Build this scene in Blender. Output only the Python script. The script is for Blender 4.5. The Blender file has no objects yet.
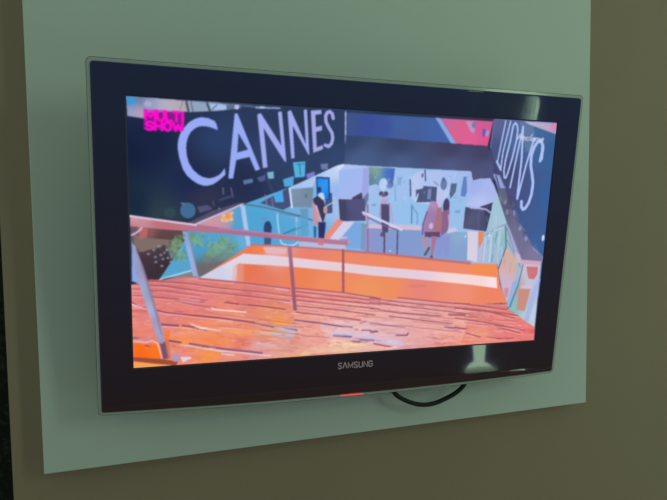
import bpy, bmesh, math, random
import numpy as np
from mathutils import Matrix, Vector

S = bpy.context.scene
COL = S.collection
H = 1.75                       # height of the screen centre above the floor

# ------------------------------------------------------------------ helpers
def link(o, parent=None):
    COL.objects.link(o)
    if parent: o.parent = parent
    return o

def mesh_obj(name, bm, m, parent=None, smooth=False):
    me = bpy.data.meshes.new(name)
    bmesh.ops.recalc_face_normals(bm, faces=bm.faces)
    bm.to_mesh(me); bm.free()
    if smooth:
        for p in me.polygons: p.use_smooth = True
    if m: me.materials.append(m)
    return link(bpy.data.objects.new(name, me), parent)

def empty(name, M):
    o = bpy.data.objects.new(name, None); o.matrix_world = M
    o.empty_display_size = .1
    return link(o)

def tag(o, label, cat):
    o['label'] = label; o['category'] = cat

def struct(o):
    o['kind'] = 'structure'; return o

def box(bm, x0, x1, y0, y1, z0, z1, bev=0):
    v = [bm.verts.new((x, y, z)) for z in (z0, z1) for y in (y0, y1) for x in (x0, x1)]
    fs = [bm.faces.new([v[i] for i in q]) for q in ((0,2,3,1),(4,5,7,6),(0,1,5,4),(2,6,7,3),(0,4,6,2),(1,3,7,5))]
    if bev:
        es = list({e for f in fs for e in f.edges})
        bmesh.ops.bevel(bm, geom=es, offset=bev, segments=2, affect='EDGES', profile=.5)

def ribbon(bm, pts, w, z):
    """flat stroke of width w with mitred joints"""
    pts = [Vector(p) for p in pts]
    L, R = [], []
    for i, p in enumerate(pts):
        a = (p - pts[i-1]).normalized() if i else None
        b = (pts[i+1] - p).normalized() if i < len(pts)-1 else None
        t = (a + b).normalized() if a and b and (a+b).length > .2 else (b or a)
        n = Vector((-t.y, t.x)); k = w/2
        if a: k = min(w, w/2/max(.5, n.dot(Vector((-a.y, a.x)))))
        L.append(bm.verts.new((*(p+n*k), z))); R.append(bm.verts.new((*(p-n*k), z)))
    for i in range(len(pts)-1):
        bm.faces.new((L[i], R[i], R[i+1], L[i+1]))

def tube(bm, pts, r, n=10):
    rings = []
    up = Vector((0, 1, 0))
    for i, p in enumerate(pts):
        t = (pts[min(i+1, len(pts)-1)] - pts[max(i-1, 0)]).normalized()
        a = t.cross(up).normalized(); b = a.cross(t)
        rings.append([bm.verts.new(p + (a*math.cos(2*math.pi*k/n) + b*math.sin(2*math.pi*k/n))*r) for k in range(n)])
    for A, B in zip(rings, rings[1:]):
        for k in range(n): bm.faces.new((A[k], A[(k+1) % n], B[(k+1) % n], B[k]))
    bm.faces.new(rings[0]); bm.faces.new(rings[-1][::-1])

def mat(name, rgb, rough=.5, spec=.5, bump=None, mottled=None, metal=0, **kw):
    m = bpy.data.materials.new(name); m.use_nodes = True
    nt = m.node_tree; b = nt.nodes['Principled BSDF']
    b.inputs['Base Color'].default_value = (*rgb, 1)
    b.inputs['Roughness'].default_value = rough
    b.inputs['Specular IOR Level'].default_value = spec
    b.inputs['Metallic'].default_value = metal
    for k, v in kw.items(): b.inputs[k.replace('_', ' ')].default_value = v
    tc = nt.nodes.new('ShaderNodeTexCoord')
    if mottled:
        sc, rgb2, lo, hi = mottled
        n = nt.nodes.new('ShaderNodeTexNoise'); n.inputs['Scale'].default_value = sc; n.inputs['Detail'].default_value = 5
        nt.links.new(tc.outputs['Object'], n.inputs['Vector'])
        r = nt.nodes.new('ShaderNodeValToRGB')
        r.color_ramp.elements[0].position = lo; r.color_ramp.elements[0].color = (*rgb, 1)
        r.color_ramp.elements[1].position = hi; r.color_ramp.elements[1].color = (*rgb2, 1)
        nt.links.new(n.outputs['Fac'], r.inputs['Fac']); nt.links.new(r.outputs['Color'], b.inputs['Base Color'])
    if bump:
        sc, st, di = bump
        n = nt.nodes.new('ShaderNodeTexNoise'); n.inputs['Scale'].default_value = sc; n.inputs['Detail'].default_value = 3
        nt.links.new(tc.outputs['Object'], n.inputs['Vector'])
        u = nt.nodes.new('ShaderNodeBump'); u.inputs['Strength'].default_value = st; u.inputs['Distance'].default_value = di
        nt.links.new(n.outputs['Fac'], u.inputs['Height']); nt.links.new(u.outputs['Normal'], b.inputs['Normal'])
    return m

def emit_mat(name, rgb, strength, base=(.02,.02,.02)):
    m = mat(name, base)
    b = m.node_tree.nodes['Principled BSDF']
    b.inputs['Emission Color'].default_value = (*rgb, 1); b.inputs['Emission Strength'].default_value = strength
    return m

# ------------------------------------------------------------------ materials
M_wall = mat('beige_wall_paint', (.41,.30,.215), .75, .25, bump=(260, .25, .0006), mottled=(3.5, (.425,.314,.224), .35, .7))
M_panel = mat('white_lacquered_board', (.76,.80,.75), .5, .3, mottled=(2.2, (.775,.81,.757), .35, .7))
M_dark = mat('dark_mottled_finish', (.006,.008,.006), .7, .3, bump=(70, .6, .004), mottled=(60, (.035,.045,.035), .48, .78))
M_back = mat('slate_blue_paint', (.42,.46,.80), .8, .2)
M_floor = mat('rose_wood_floor', (.62,.42,.36), .6, .3, mottled=(6, (.54,.35,.30), .3, .7))
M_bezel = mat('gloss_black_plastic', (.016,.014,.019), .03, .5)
_nt = M_bezel.node_tree                                   # glare and room reflection painted in: bluish top, rose foot with some moulding tint
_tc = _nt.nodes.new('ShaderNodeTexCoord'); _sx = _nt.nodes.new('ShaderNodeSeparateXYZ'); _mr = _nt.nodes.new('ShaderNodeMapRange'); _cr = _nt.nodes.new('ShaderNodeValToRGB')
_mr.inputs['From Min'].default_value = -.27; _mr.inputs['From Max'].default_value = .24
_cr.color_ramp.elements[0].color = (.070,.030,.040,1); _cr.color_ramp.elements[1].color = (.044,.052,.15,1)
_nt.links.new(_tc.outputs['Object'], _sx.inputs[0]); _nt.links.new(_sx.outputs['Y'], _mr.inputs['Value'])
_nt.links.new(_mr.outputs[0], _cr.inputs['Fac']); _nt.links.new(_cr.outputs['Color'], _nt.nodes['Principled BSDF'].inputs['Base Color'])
M_house = mat('matt_black_plastic', (.012,.012,.013), .55, .4)
M_cable = mat('black_rubber', (.010,.013,.011), .5, .4)
M_mark = mat('silver_print', (.86,.60,.72), .4, .5)
M_led = emit_mat('red_standby_glow', (1,.04,.09), 1.15)
M_steel = mat('bracket_steel', (.05,.05,.05), .45, .5, metal=.8)
M_frame = mat('white_window_paint', (.7,.7,.68), .5)
M_pane = emit_mat('daylit_glass', (.66,1,.72), 7.5)
def sheer(name, rgb, f, rough=.9, spec=.1):
    m = mat(name, rgb, rough, spec); nt = m.node_tree
    t = nt.nodes.new('ShaderNodeBsdfTransparent'); x = nt.nodes.new('ShaderNodeMixShader'); x.inputs[0].default_value = f
    nt.links.new(t.outputs[0], x.inputs[1]); nt.links.new(nt.nodes['Principled BSDF'].outputs[0], x.inputs[2])
    nt.links.new(x.outputs[0], nt.nodes['Material Output'].inputs['Surface'])
    return m
M_sheer = sheer('sheer_curtain_cloth', (.5,.52,.5), .45)
M_rim = sheer('clear_acrylic', (.66,.68,.66), .68, .12, .5)
M_rim_edge = sheer('acrylic_edge', (.10,.14,.11), .6, .2, .4)

# screen: the picture gives off light, in front of it a faint satin sheen
M_screen = mat('lit_screen', (.002,.002,.002), .35, .12)
_nt = M_screen.node_tree; _a = _nt.nodes.new('ShaderNodeAttribute'); _a.attribute_name = 'picture'
_nt.links.new(_a.outputs['Color'], _nt.nodes['Principled BSDF'].inputs['Emission Color'])
_nt.nodes['Principled BSDF'].inputs['Emission Strength'].default_value = 1.0
M_screen.cycles.emission_sampling = 'NONE'

# ------------------------------------------------------------------ the broadcast picture, in mm from the screen centre
# stroke letters in a unit box, y down
GL={'M':[[(0,1),(0,0),(.5,.75),(1,0),(1,1)]],'U':[[(0,0),(0,.75),(.25,1),(.75,1),(1,.75),(1,0)]],'L':[[(0,0),(0,1),(1,1)]],'T':[[(0,0),(1,0)],[(.5,0),(.5,1)]],'I':[[(.5,0),(.5,1)]],
'S':[[(1,.15),(.75,0),(.25,0),(0,.2),(.15,.42),(.85,.58),(1,.8),(.75,1),(.25,1),(0,.85)]],'H':[[(0,0),(0,1)],[(1,0),(1,1)],[(0,.5),(1,.5)]],'O':[[(.3,0),(.7,0),(1,.3),(1,.7),(.7,1),(.3,1),(0,.7),(0,.3),(.3,0)]],
'W':[[(0,0),(.25,1),(.5,.25),(.75,1),(1,0)]],'R':[[(0,1),(0,0),(.7,0),(1,.2),(.7,.48),(0,.48)],[(.5,.5),(1,1)]],'E':[[(1,.65),(.1,.65),(.2,.4),(.8,.35),(1,.6)],[(0,.65),(.15,.95),(.9,1)]],
'C':[[(1,.45),(.3,.4),(0,.7),(.3,1),(1,.95)]],'A':[[(1,.4),(.2,.4),(0,.7),(.2,1),(.8,.9),(1,.4)],[(1,.4),(1,1)]],
'l':[[(.5,-.35),(.5,1)]],'m':[[(0,1),(0,.42),(.35,.4),(.5,.6),(.5,1)],[(.5,.6),(.7,.4),(1,.5),(1,1)]]}

PICTURE = [
('p',[(-362.1,206.6),(370.2,208.0),(380.1,-220.8),(-366.8,-209.5)],[(-352.0,193.8,35,41,76),(-344.5,125.6,19,32,60),(-346.4,47.6,24,41,61),(-269.5,85.1,28,41,77),(-226.2,144.5,42,63,104),(-167.6,176.3,42,57,90),(-107.0,194.3,40,55,83),(-42.4,167.7,43,61,97),(-40.6,121.5,52,69,110),(56.7,200.6,34,49,65),(145.3,205.6,44,45,70),(-104.8,111.8,48,65,103),(-196.6,86.7,36,45,77),(-248.1,56.0,48,51,77),(-312.3,37.7,44,59,74),(-151.9,132.8,48,65,106),(-254.6,192.8,40,51,83),(-324.1,140.4,24,35,67)],1.0),
('p',[(-354.5,199.0),(-326.9,198.6),(-276.1,197.5),(-195.9,197.1),(-195.9,191.4),(-226.3,186.0),(-268.7,182.0),(-279.7,182.3),(-323.3,177.8),(-332.8,169.7),(-353.3,172.0)],[(-349.4,193.9,70,140,205),(-336.2,194.8,95,111,140),(-323.1,190.1,150,160,200),(-302.9,190.0,182,178,196),(-285.2,189.6,185,168,176),(-254.6,190.0,140,165,192),(-237.7,191.0,150,170,200),(-349.9,176.3,150,160,200),(-337.9,178.3,200,165,185),(-211.9,192.6,90,106,135)],1.0),
('p',[(-353.2,197.8),(-342.8,197.7),(-341.6,190.4),(-352.2,185.7)],(62,150,215),1.0),
('e',-325.7,190.0,5.4,4.1,(175,180,210),0.7),
('l',[(-273.4,195.9),(-270.7,183.5)],3.1,(70,81,99),1.0),
('l',[(-267.1,196.3),(-264.5,183.2)],1.7,(90,110,130),1.0),
('l',[(-244.8,196.2),(-240.5,185.2)],3.1,(60,81,99),1.0),
('l',[(-278.2,197.0),(-282.5,184.2)],1.4,(120,110,120),0.6),
('p',[(-240.5,195.8),(-217.0,195.1),(-216.9,188.0),(-239.1,186.7)],(168,188,230),1.0),
('l',[(-237.7,186.8),(-230.6,194.3)],1.4,(90,101,135),1.0),
('p',[(-204.7,196.1),(-198.4,195.8),(-199.5,189.4),(-205.4,190.1)],(185,192,238),1.0),
('l',[(-254.6,195.9),(-197.4,196.0),(-164.9,195.3)],1.3,(120,141,162),0.7),
('l',[(-197.4,194.8),(-170.9,194.1)],2.3,(80,96,130),0.8),
('l',[(-173.8,193.6),(-137.8,195.0)],2.4,(140,160,205),1.0),
('l',[(-166.4,194.5),(-161.9,194.5)],3.2,(185,200,225),1.0),
('p',[(-229.1,158.4),(-231.3,167.3),(-234.2,171.4),(-243.4,174.9),(-253.3,175.6),(-261.7,172.8),(-270.2,167.4),(-277.2,159.3),(-282.9,149.9),(-285.5,140.6),(-286.3,130.6),(-284.2,117.1),(-279.2,100.1),(-273.7,91.5),(-266.6,85.1),(-258.1,79.5),(-249.5,77.0),(-244.4,77.1),(-236.4,79.2),(-229.1,84.1),(-223.3,89.1),(-218.0,94.4),(-219.1,103.9),(-222.6,98.7),(-226.9,93.7),(-235.0,89.4),(-242.2,88.0),(-250.9,89.6),(-258.0,93.7),(-265.1,100.4),(-270.7,109.7),(-273.4,119.7),(-274.4,131.1),(-273.5,139.7),(-271.3,146.9),(-267.5,154.1),(-261.8,159.4),(-255.5,162.5),(-249.1,163.2),(-242.0,162.5),(-236.3,160.9)],(152,170,244),1.0),
('p',[(-204.9,183.5),(-200.8,183.5),(-166.4,103.5),(-173.3,100.8),(-182.6,121.3),(-202.3,116.0),(-206.8,88.6),(-213.9,88.4)],(152,170,244),1.0),
('p',[(-199.2,155.1),(-184.8,132.0),(-200.9,127.2)],(44,63,101),1.0),
('p',[(-171.8,184.2),(-166.4,186.0),(-134.4,139.5),(-140.7,189.4),(-134.9,190.4),(-126.3,115.4),(-129.1,116.4),(-161.9,164.2),(-155.1,106.7),(-162.1,105.3)],(160,170,238),1.0),
('p',[(-126.2,190.6),(-121.1,193.2),(-96.4,144.0),(-101.2,194.6),(-96.1,195.5),(-90.3,127.1),(-92.1,128.2),(-117.6,170.0),(-113.5,122.2),(-118.6,120.5)],(160,170,238),1.0),
('p',[(-90.1,194.1),(-73.6,196.2),(-72.9,190.0),(-82.7,188.4),(-81.2,170.0),(-71.7,172.6),(-71.3,165.4),(-80.8,162.8),(-78.9,139.3),(-69.4,143.3),(-68.9,136.9),(-84.2,130.8)],(165,168,228),1.0),
('l',[(-54.0,184.5),(-56.0,191.5),(-59.9,194.3),(-64.1,192.6),(-66.3,187.6),(-65.5,178.7),(-60.7,170.4),(-55.2,162.5),(-53.6,154.2),(-55.3,146.5),(-60.0,141.4),(-65.5,143.3)],5.2,(165,168,228),1.0),
('l',[(-34.4,195.4),(-32.8,152.8)],2.2,(175,180,230),1.0),
('l',[(-33.2,158.9),(-32.8,148.2)],1.3,(150,150,205),1.0),
('p',[(-32.9,194.6),(227.0,194.5),(220.3,153.6),(145.6,155.5),(72.5,157.3),(7.7,160.3),(-31.4,159.3)],[(-26.7,183.7,62,83,135),(-1.6,177.3,58,77,151),(32.4,174.4,60,81,153),(57.9,180.3,66,97,158),(129.4,175.8,66,97,164),(59.2,159.9,70,91,148)],1.0),
('p',[(127.9,194.4),(227.0,194.7),(220.3,153.6),(160.5,155.0)],[(131.8,192.0,190,105,155),(157.5,169.0,214,98,142),(186.1,162.1,225,92,148),(218.0,188.3,205,88,150),(215.1,158.4,220,85,140)],1.0),
('p',[(119.2,195.2),(127.9,194.5),(160.9,154.8),(151.2,154.7)],(132,168,226),1.0),
('p',[(175.0,192.7),(194.8,192.1),(192.8,172.3),(184.8,176.8)],(178,165,205),0.75),
('e',191.5,187.0,4.4,5.3,(120,111,153),0.8),
('p',[(208.9,182.9),(214.9,179.9),(213.2,168.2),(208.2,169.7)],(90,91,162),0.85),
('p',[(215.0,179.1),(221.8,178.6),(219.8,169.4),(214.0,169.9)],(165,150,215),0.9),
('p',[(-32.3,159.4),(7.7,160.3),(72.5,157.3),(145.6,155.2),(220.4,153.2),(248.0,100.2),(230.8,94.7),(196.1,92.2),(192.6,109.9),(1.6,113.0),(-33.7,114.0)],[(-25.5,154.6,52,69,106),(59.8,150.4,56,67,101),(149.9,147.5,64,63,97),(216.1,146.7,66,63,97),(-7.2,119.5,72,93,135),(61.7,118.5,72,93,135),(152.4,116.3,80,89,133),(229.4,110.0,78,81,124),(210.9,99.3,78,83,124)],1.0),
('p',[(228.3,200.4),(360.6,200.6),(357.3,-122.0),(312.7,-49.2),(280.6,18.3),(246.1,79.5),(224.8,147.0)],[(237.2,189.3,90,96,146),(235.5,147.4,70,82,130),(259.4,105.7,68,70,115),(273.0,165.8,76,102,151),(323.3,168.0,64,102,153),(345.9,151.6,54,94,149),(348.2,63.4,54,94,153),(317.8,36.3,64,90,144),(342.0,-27.6,60,96,153),(294.2,62.7,66,82,135),(273.9,62.5,78,74,119)],1.0),
('l',[(228.8,195.5),(226.4,150.5)],2.1,(105,111,144),1.0),
('l',[(225.1,150.4),(241.1,110.3)],2.2,(62,59,94),1.0),
('p',[(277.6,197.0),(289.6,196.9),(308.3,191.1),(317.1,150.5),(297.2,146.3)],(128,145,172),0.4),
('p',[(287.5,197.5),(355.7,198.3),(355.4,178.8),(323.1,186.8),(299.0,193.0)],[(295.7,195.6,190,190,215),(320.5,191.7,178,170,205),(336.8,192.5,190,165,200),(351.2,193.3,225,120,165),(350.4,182.9,175,160,200)],1.0),
('l',[(251.6,196.6),(241.9,125.7)],2.6,(172,192,244),1.0),
('l',[(240.9,128.2),(250.2,114.0)],3.8,(172,192,244),1.0),
('l',[(261.1,196.3),(251.4,144.7),(249.9,117.4)],2.8,(172,192,244),1.0),
('l',[(267.1,189.9),(263.5,162.0),(257.8,131.3),(256.3,112.4),(258.2,101.3),(261.5,100.5),(264.8,111.0),(271.1,136.9),(276.0,165.9),(276.7,182.9),(274.3,191.1),(270.8,194.3),(267.1,189.9)],3.3,(172,192,244),1.0),
('l',[(286.5,188.4),(281.4,152.6),(271.6,84.3)],3.2,(172,192,244),1.0),
('l',[(286.5,188.4),(289.7,132.3),(287.7,66.2)],3.9,(172,192,244),1.0),
('l',[(310.9,169.1),(299.7,124.0),(288.3,64.4)],3.6,(172,192,244),1.0),
('l',[(327.5,131.8),(329.8,147.5),(329.6,159.6),(325.2,165.8),(318.6,164.3),(312.5,154.6),(308.5,139.9),(309.5,122.6),(314.5,105.3),(317.3,93.1),(316.7,73.7),(312.3,57.6),(306.5,48.2),(301.6,46.0),(297.9,51.3),(297.4,60.1)],5.6,(172,192,244),1.0),
('l',[(330.2,135.4),(330.8,156.2),(326.7,164.7)],5.4,(172,192,244),1.0),
('t','REClAmE',(279.0,175.2),(331.9,173.5),(277.9,166.7),1.8,(205,208,238),0.95,0.25),
('p',[(-192.1,86.1),(-177.9,89.4),(-176.6,83.4),(-190.6,79.9)],(92,117,160),1.0),
('p',[(-171.1,90.3),(-157.4,95.8),(-158.8,86.7),(-166.4,84.4)],(78,91,140),1.0),
('p',[(-155.9,99.1),(-145.8,100.6),(-145.0,90.0),(-153.9,89.2)],(124,176,206),1.0),
('l',[(-153.5,87.7),(-146.2,68.0)],5.4,(60,71,99),0.6),
('e',-272.7,40.1,11.1,11.7,(66,107,148),1.0),
('e',-279.7,50.4,3.6,1.4,(110,131,162),0.8),
('e',-298.3,36.3,8.6,7.2,(58,83,97),0.8),
('p',[(-259.7,45.4),(-243.8,48.6),(-236.5,42.6),(-255.4,36.5)],(82,83,117),1.0),
('p',[(-326.2,31.7),(-312.2,43.5),(-289.7,46.6),(-281.4,28.9)],(46,65,77),0.5),
('l',[(-221.8,74.3),(-221.0,65.3)],2.1,(95,101,135),1.0),
('l',[(-210.0,74.5),(-206.9,61.0)],2.4,(92,86,126),1.0),
('l',[(-226.2,56.3),(-208.4,62.5)],3.0,(70,71,108),1.0),
('l',[(-236.5,54.6),(-235.0,47.2)],1.8,(85,81,112),1.0),
('p',[(-275.8,20.0),(-237.9,39.6),(-196.4,52.8),(-190.4,50.6),(-255.5,20.8)],(84,79,106),1.0),
('l',[(-227.7,43.5),(-226.8,42.7)],1.8,(150,160,200),1.0),
('p',[(-261.9,-65.6),(-270.2,-1.1),(-191.9,49.8),(-121.3,76.9),(-33.7,115.2),(1.5,113.8),(192.6,110.2),(197.9,94.0),(230.3,99.8),(239.4,88.0),(266.5,36.0),(273.5,-52.1),(204.9,-50.7),(-26.2,-25.9),(-180.6,-20.5)],[(-22.7,90.7,176,194,238),(64.3,76.3,161,192,236),(66.5,40.0,150,192,236),(101.9,52.0,146,192,234),(166.3,61.1,151,190,234),(212.8,78.9,176,182,232),(-103.2,50.0,114,175,222),(-165.6,18.5,78,164,212),(-218.7,18.5,82,160,205),(-126.3,13.7,84,165,212),(-69.4,7.2,112,178,222),(-45.8,42.5,166,189,230)],1.0),
('p',[(-166.0,52.4),(-143.0,65.0),(-121.3,76.9),(-117.5,48.3),(-130.0,41.9)],(70,81,119),1.0),
('p',[(-145.3,64.9),(-131.5,72.4),(-128.7,54.4),(-142.0,53.4)],(75,166,230),1.0),
('l',[(-158.5,64.8),(-155.2,49.5)],2.0,(150,120,170),0.8),
('l',[(-147.6,60.3),(-145.8,48.0)],1.9,(150,120,170),0.7),
('p',[(-131.0,89.0),(-113.9,94.7),(-114.8,79.3),(-128.3,77.5)],(84,166,218),1.0),
('p',[(-116.0,115.3),(-96.3,117.4),(-96.7,93.9),(-112.2,92.0)],(84,176,222),1.0),
('l',[(-105.7,113.3),(-103.6,96.5)],1.6,(50,111,144),1.0),
('l',[(-109.6,112.4),(-98.5,113.5)],1.6,(50,111,144),0.7),
('p',[(-72.1,114.3),(-60.0,115.5),(-59.7,106.2),(-70.3,105.9)],(108,123,167),1.0),
('p',[(-94.9,98.0),(-81.4,102.5),(-80.4,94.0),(-93.1,91.4)],(120,126,200),1.0),
('p',[(-122.1,75.8),(-45.2,112.7),(-34.1,115.7),(-33.6,111.6),(-40.8,105.2),(-40.6,58.6),(-56.6,66.3),(-78.8,94.0),(-83.1,78.4),(-118.1,74.6)],[(-111.9,77.8,170,195,236),(-56.3,102.4,190,208,245),(-38.6,113.8,215,222,248),(-47.0,74.3,150,182,235),(-72.4,97.3,172,200,240)],1.0),
('p',[(-118.1,74.3),(-82.3,77.6),(-83.8,46.2),(-114.3,46.4)],[(-111.7,70.1,128,148,172),(-87.7,70.5,112,136,158),(-103.2,50.0,118,140,166)],1.0),
('e',-94.0,64.2,2.1,3.2,(80,110,110),0.7),
('l',[(-120.4,75.4),(-115.9,45.9)],2.8,(214,226,250),1.0),
('p',[(-103.1,44.5),(-90.2,44.6),(-89.9,32.7),(-101.2,32.7)],(110,150,185),1.0),
('p',[(-61.7,69.4),(-51.8,69.5),(-49.8,37.7),(-63.0,36.0)],(68,85,128),1.0),
('p',[(-78.8,94.4),(-56.6,94.1),(-54.4,58.4),(-76.0,58.1)],(30,71,135),1.0),
('p',[(-76.6,91.8),(-58.9,91.7),(-57.1,59.9),(-74.4,59.7)],[(-75.4,89.5,40,130,225),(-65.3,80.3,50,160,245),(-61.4,63.1,30,120,225)],1.0),
('p',[(-41.6,105.4),(-1.7,109.9),(0.6,62.3),(-39.8,60.5)],[(-31.4,98.3,158,184,240),(-13.6,74.9,165,182,238)],1.0),
('p',[(-1.7,110.2),(7.7,112.0),(10.1,63.2),(-1.1,62.3)],(158,166,226),1.0),
('p',[(-0.2,114.2),(9.1,114.5),(10.3,91.4),(9.1,81.8)],(92,105,142),0.0),
('l',[(-38.2,59.9),(-1.0,60.7)],1.6,(205,210,240),1.0),
('p',[(-18.1,62.4),(-1.9,71.4),(0.3,60.7),(-18.0,60.5)],(74,65,103),1.0),
('p',[(-0.5,60.7),(9.5,72.1),(10.3,60.8),(4.1,42.9)],(92,109,142),0.8),
('p',[(-40.7,59.8),(4.1,60.7),(6.9,25.0),(-36.7,24.6)],[(-34.1,42.6,64,65,95),(-17.6,50.8,84,85,128),(-3.2,34.7,84,81,124)],1.0),
('p',[(-40.7,59.8),(-28.1,59.7),(-26.6,24.9),(-36.7,24.6)],(66,67,97),0.75),
('p',[(-41.9,27.3),(-30.0,24.9),(-53.2,-5.1),(-64.2,-0.9)],(228,142,132),1.0),
('p',[(-30.7,24.6),(-12.3,23.3),(-38.0,-7.3),(-53.3,-4.3)],(206,206,236),1.0),
('p',[(-12.3,23.3),(4.3,21.7),(5.5,-21.3),(-28.2,-18.4),(-38.0,-7.3)],(120,168,224),1.0),
('p',[(-0.0,21.7),(9.5,20.0),(10.8,-23.1),(1.2,-22.9)],(122,152,186),1.0),
('p',[(6.3,14.3),(71.8,12.5),(194.1,5.6),(206.7,-48.9),(6.7,-28.0)],[(16.1,-6.5,138,150,205),(69.4,-6.9,130,154,206),(144.0,-16.2,132,156,206),(192.9,-25.5,132,160,205),(184.6,2.6,138,172,208)],1.0),
('p',[(11.3,19.2),(41.0,20.0),(104.3,17.5),(106.7,9.0),(68.3,10.8),(11.6,13.4)],(208,188,212),1.0),
('p',[(151.4,10.6),(170.1,14.9),(176.5,7.9),(157.7,3.6)],(200,196,226),1.0),
('l',[(9.0,51.1),(13.7,-33.2)],3.2,(152,112,152),1.0),
('p',[(8.4,112.1),(53.4,111.1),(51.6,81.0),(36.1,77.4),(21.8,85.2),(9.9,81.8)],[(12.7,94.7,96,113,151),(20.7,106.0,150,180,142),(24.5,98.1,130,175,150),(38.2,101.7,54,108,212),(47.1,98.7,58,92,200),(30.1,91.8,80,140,190),(51.0,92.3,100,111,162)],1.0),
('e',34.5,84.7,7.7,10.1,(182,206,242),1.0),
('e',44.5,82.5,5.1,5.1,(120,140,200),0.6),
('p',[(59.6,95.8),(66.4,99.2),(65.6,84.5),(58.6,82.7)],(110,160,205),0.6),
('l',[(55.1,82.7),(57.3,59.8)],3.4,(120,165,215),0.6),
('e',20.1,51.2,4.2,2.0,(110,140,190),0.6),
('p',[(79.1,96.2),(87.8,100.5),(98.0,108.5),(164.3,109.1),(164.0,89.8),(152.6,67.7),(131.4,52.3),(109.1,53.7),(94.4,55.3),(84.8,63.4)],[(84.7,93.1,185,200,240),(116.7,100.4,172,192,238),(137.9,64.2,190,202,240),(153.6,101.3,165,190,238)],1.0),
('l',[(81.4,93.0),(83.9,66.7)],2.7,(78,93,135),1.0),
('l',[(107.0,110.0),(109.1,92.0)],2.2,(70,81,126),1.0),
('e',103.1,100.9,2.2,3.8,(90,101,135),0.8),
('p',[(92.6,76.8),(105.5,79.5),(105.2,83.6),(130.9,82.5),(131.3,57.3),(94.7,56.3)],(76,87,124),1.0),
('p',[(114.6,78.8),(121.1,79.0),(120.6,60.6),(114.0,62.2)],(130,148,198),0.8),
('l',[(94.2,58.6),(97.0,70.3)],2.4,(205,215,245),1.0),
('l',[(124.8,90.7),(132.5,85.8)],3.5,(150,140,190),0.7),
('e',143.0,86.9,6.0,9.9,(104,123,169),1.0),
('e',142.0,95.2,2.8,3.5,(90,101,144),1.0),
('p',[(156.5,88.8),(167.8,89.1),(166.2,74.7),(157.7,62.7),(155.1,71.2)],(84,105,140),1.0),
('p',[(179.2,100.3),(185.4,101.3),(188.0,75.1),(184.9,66.5),(176.2,68.1),(176.4,76.6)],(98,128,196),1.0),
('l',[(87.0,51.9),(88.6,21.7)],2.1,(88,125,166),1.0),
('l',[(87.1,50.2),(98.4,36.9),(99.1,20.0)],1.9,(100,140,200),0.8),
('l',[(64.9,66.5),(73.1,50.1)],2.1,(150,185,225),0.6),
('p',[(167.8,43.3),(177.3,44.2),(177.7,39.0),(168.2,39.0)],(110,150,205),0.7),
('p',[(194.1,93.9),(211.0,98.3),(231.0,99.1),(248.4,70.9),(240.3,57.7),(214.5,49.3),(188.2,50.6),(192.3,70.0)],[(202.3,87.3,158,176,234),(232.3,79.3,170,182,236),(214.9,56.6,182,194,242)],1.0),
('p',[(183.9,100.4),(194.6,109.1),(196.3,90.5),(190.4,70.0)],(150,180,232),0.5),
('p',[(214.5,49.7),(240.3,58.2),(235.8,42.9)],(72,67,104),1.0),
('p',[(187.0,49.4),(223.8,44.5),(231.3,6.8),(185.8,12.2)],[(188.8,44.3,72,73,103),(205.5,30.5,86,89,122),(221.8,23.6,74,75,110)],1.0),
('p',[(223.8,44.5),(238.6,55.1),(238.2,18.3),(231.3,6.8)],(60,61,92),1.0),
('l',[(214.2,42.7),(215.1,11.3)],3.0,(98,99,137),0.6),
('p',[(240.4,56.9),(246.8,72.6),(273.2,20.1),(310.6,-49.2),(314.1,-120.3),(290.1,-132.5),(268.2,-81.3),(259.0,-50.0),(230.5,-47.6),(231.4,5.9)],[(249.6,44.7,160,196,214),(263.8,23.6,165,198,216),(238.5,-26.2,168,188,214),(260.9,-8.5,140,186,198),(285.1,-45.0,170,180,205),(254.0,-40.8,158,186,210)],1.0),
('l',[(197.2,47.8),(213.7,47.4),(227.7,45.6),(239.2,38.5),(240.7,13.0)],2.8,(172,178,220),1.0),
('p',[(246.6,74.3),(267.7,64.2),(289.5,30.8),(330.5,-20.1),(359.0,-44.5),(351.1,-50.9),(306.0,-45.4),(272.1,20.9)],[(253.3,67.5,100,99,126),(276.1,41.4,100,99,131),(299.1,18.3,110,109,142),(307.2,-18.0,112,109,144),(336.0,-31.2,124,119,155),(270.8,53.7,84,81,110)],1.0),
('e',264.2,58.9,3.4,4.9,(150,140,180),0.75),
('e',273.0,51.9,3.4,4.9,(70,71,99),0.75),
('e',284.4,39.6,3.4,4.9,(140,140,190),0.75),
('e',280.9,53.8,3.4,4.9,(88,93,117),0.75),
('e',291.9,27.2,3.4,5.0,(82,83,115),0.75),
('e',299.6,12.9,3.5,5.0,(150,150,200),0.75),
('e',309.1,2.0,3.5,5.1,(92,91,126),0.75),
('e',314.1,-5.3,3.5,5.1,(150,150,205),0.75),
('e',275.5,66.0,3.4,4.9,(70,73,101),0.75),
('e',270.0,41.3,3.4,4.9,(130,136,158),0.75),
('p',[(235.5,106.8),(249.6,104.6),(262.8,82.4),(247.8,83.0)],(150,158,218),1.0),
('l',[(241.8,103.5),(249.6,84.7)],2.8,(84,85,126),1.0),
('l',[(249.7,103.7),(259.3,86.7)],1.9,(100,101,135),0.7),
('p',[(246.0,81.2),(261.9,81.5),(269.9,62.4),(258.2,58.8)],(98,108,128),0.8),
('l',[(228.1,-1.1),(247.1,9.4),(272.1,20.9)],2.6,(135,160,190),1.0),
('l',[(243.4,5.9),(242.5,-47.8)],2.5,(195,212,235),1.0),
('l',[(232.1,-1.1),(230.5,-47.6)],2.3,(200,210,232),1.0),
('l',[(253.4,5.9),(247.6,-47.9)],1.9,(110,150,175),1.0),
('l',[(259.5,5.8),(258.8,-48.1)],2.3,(190,215,232),1.0),
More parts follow.
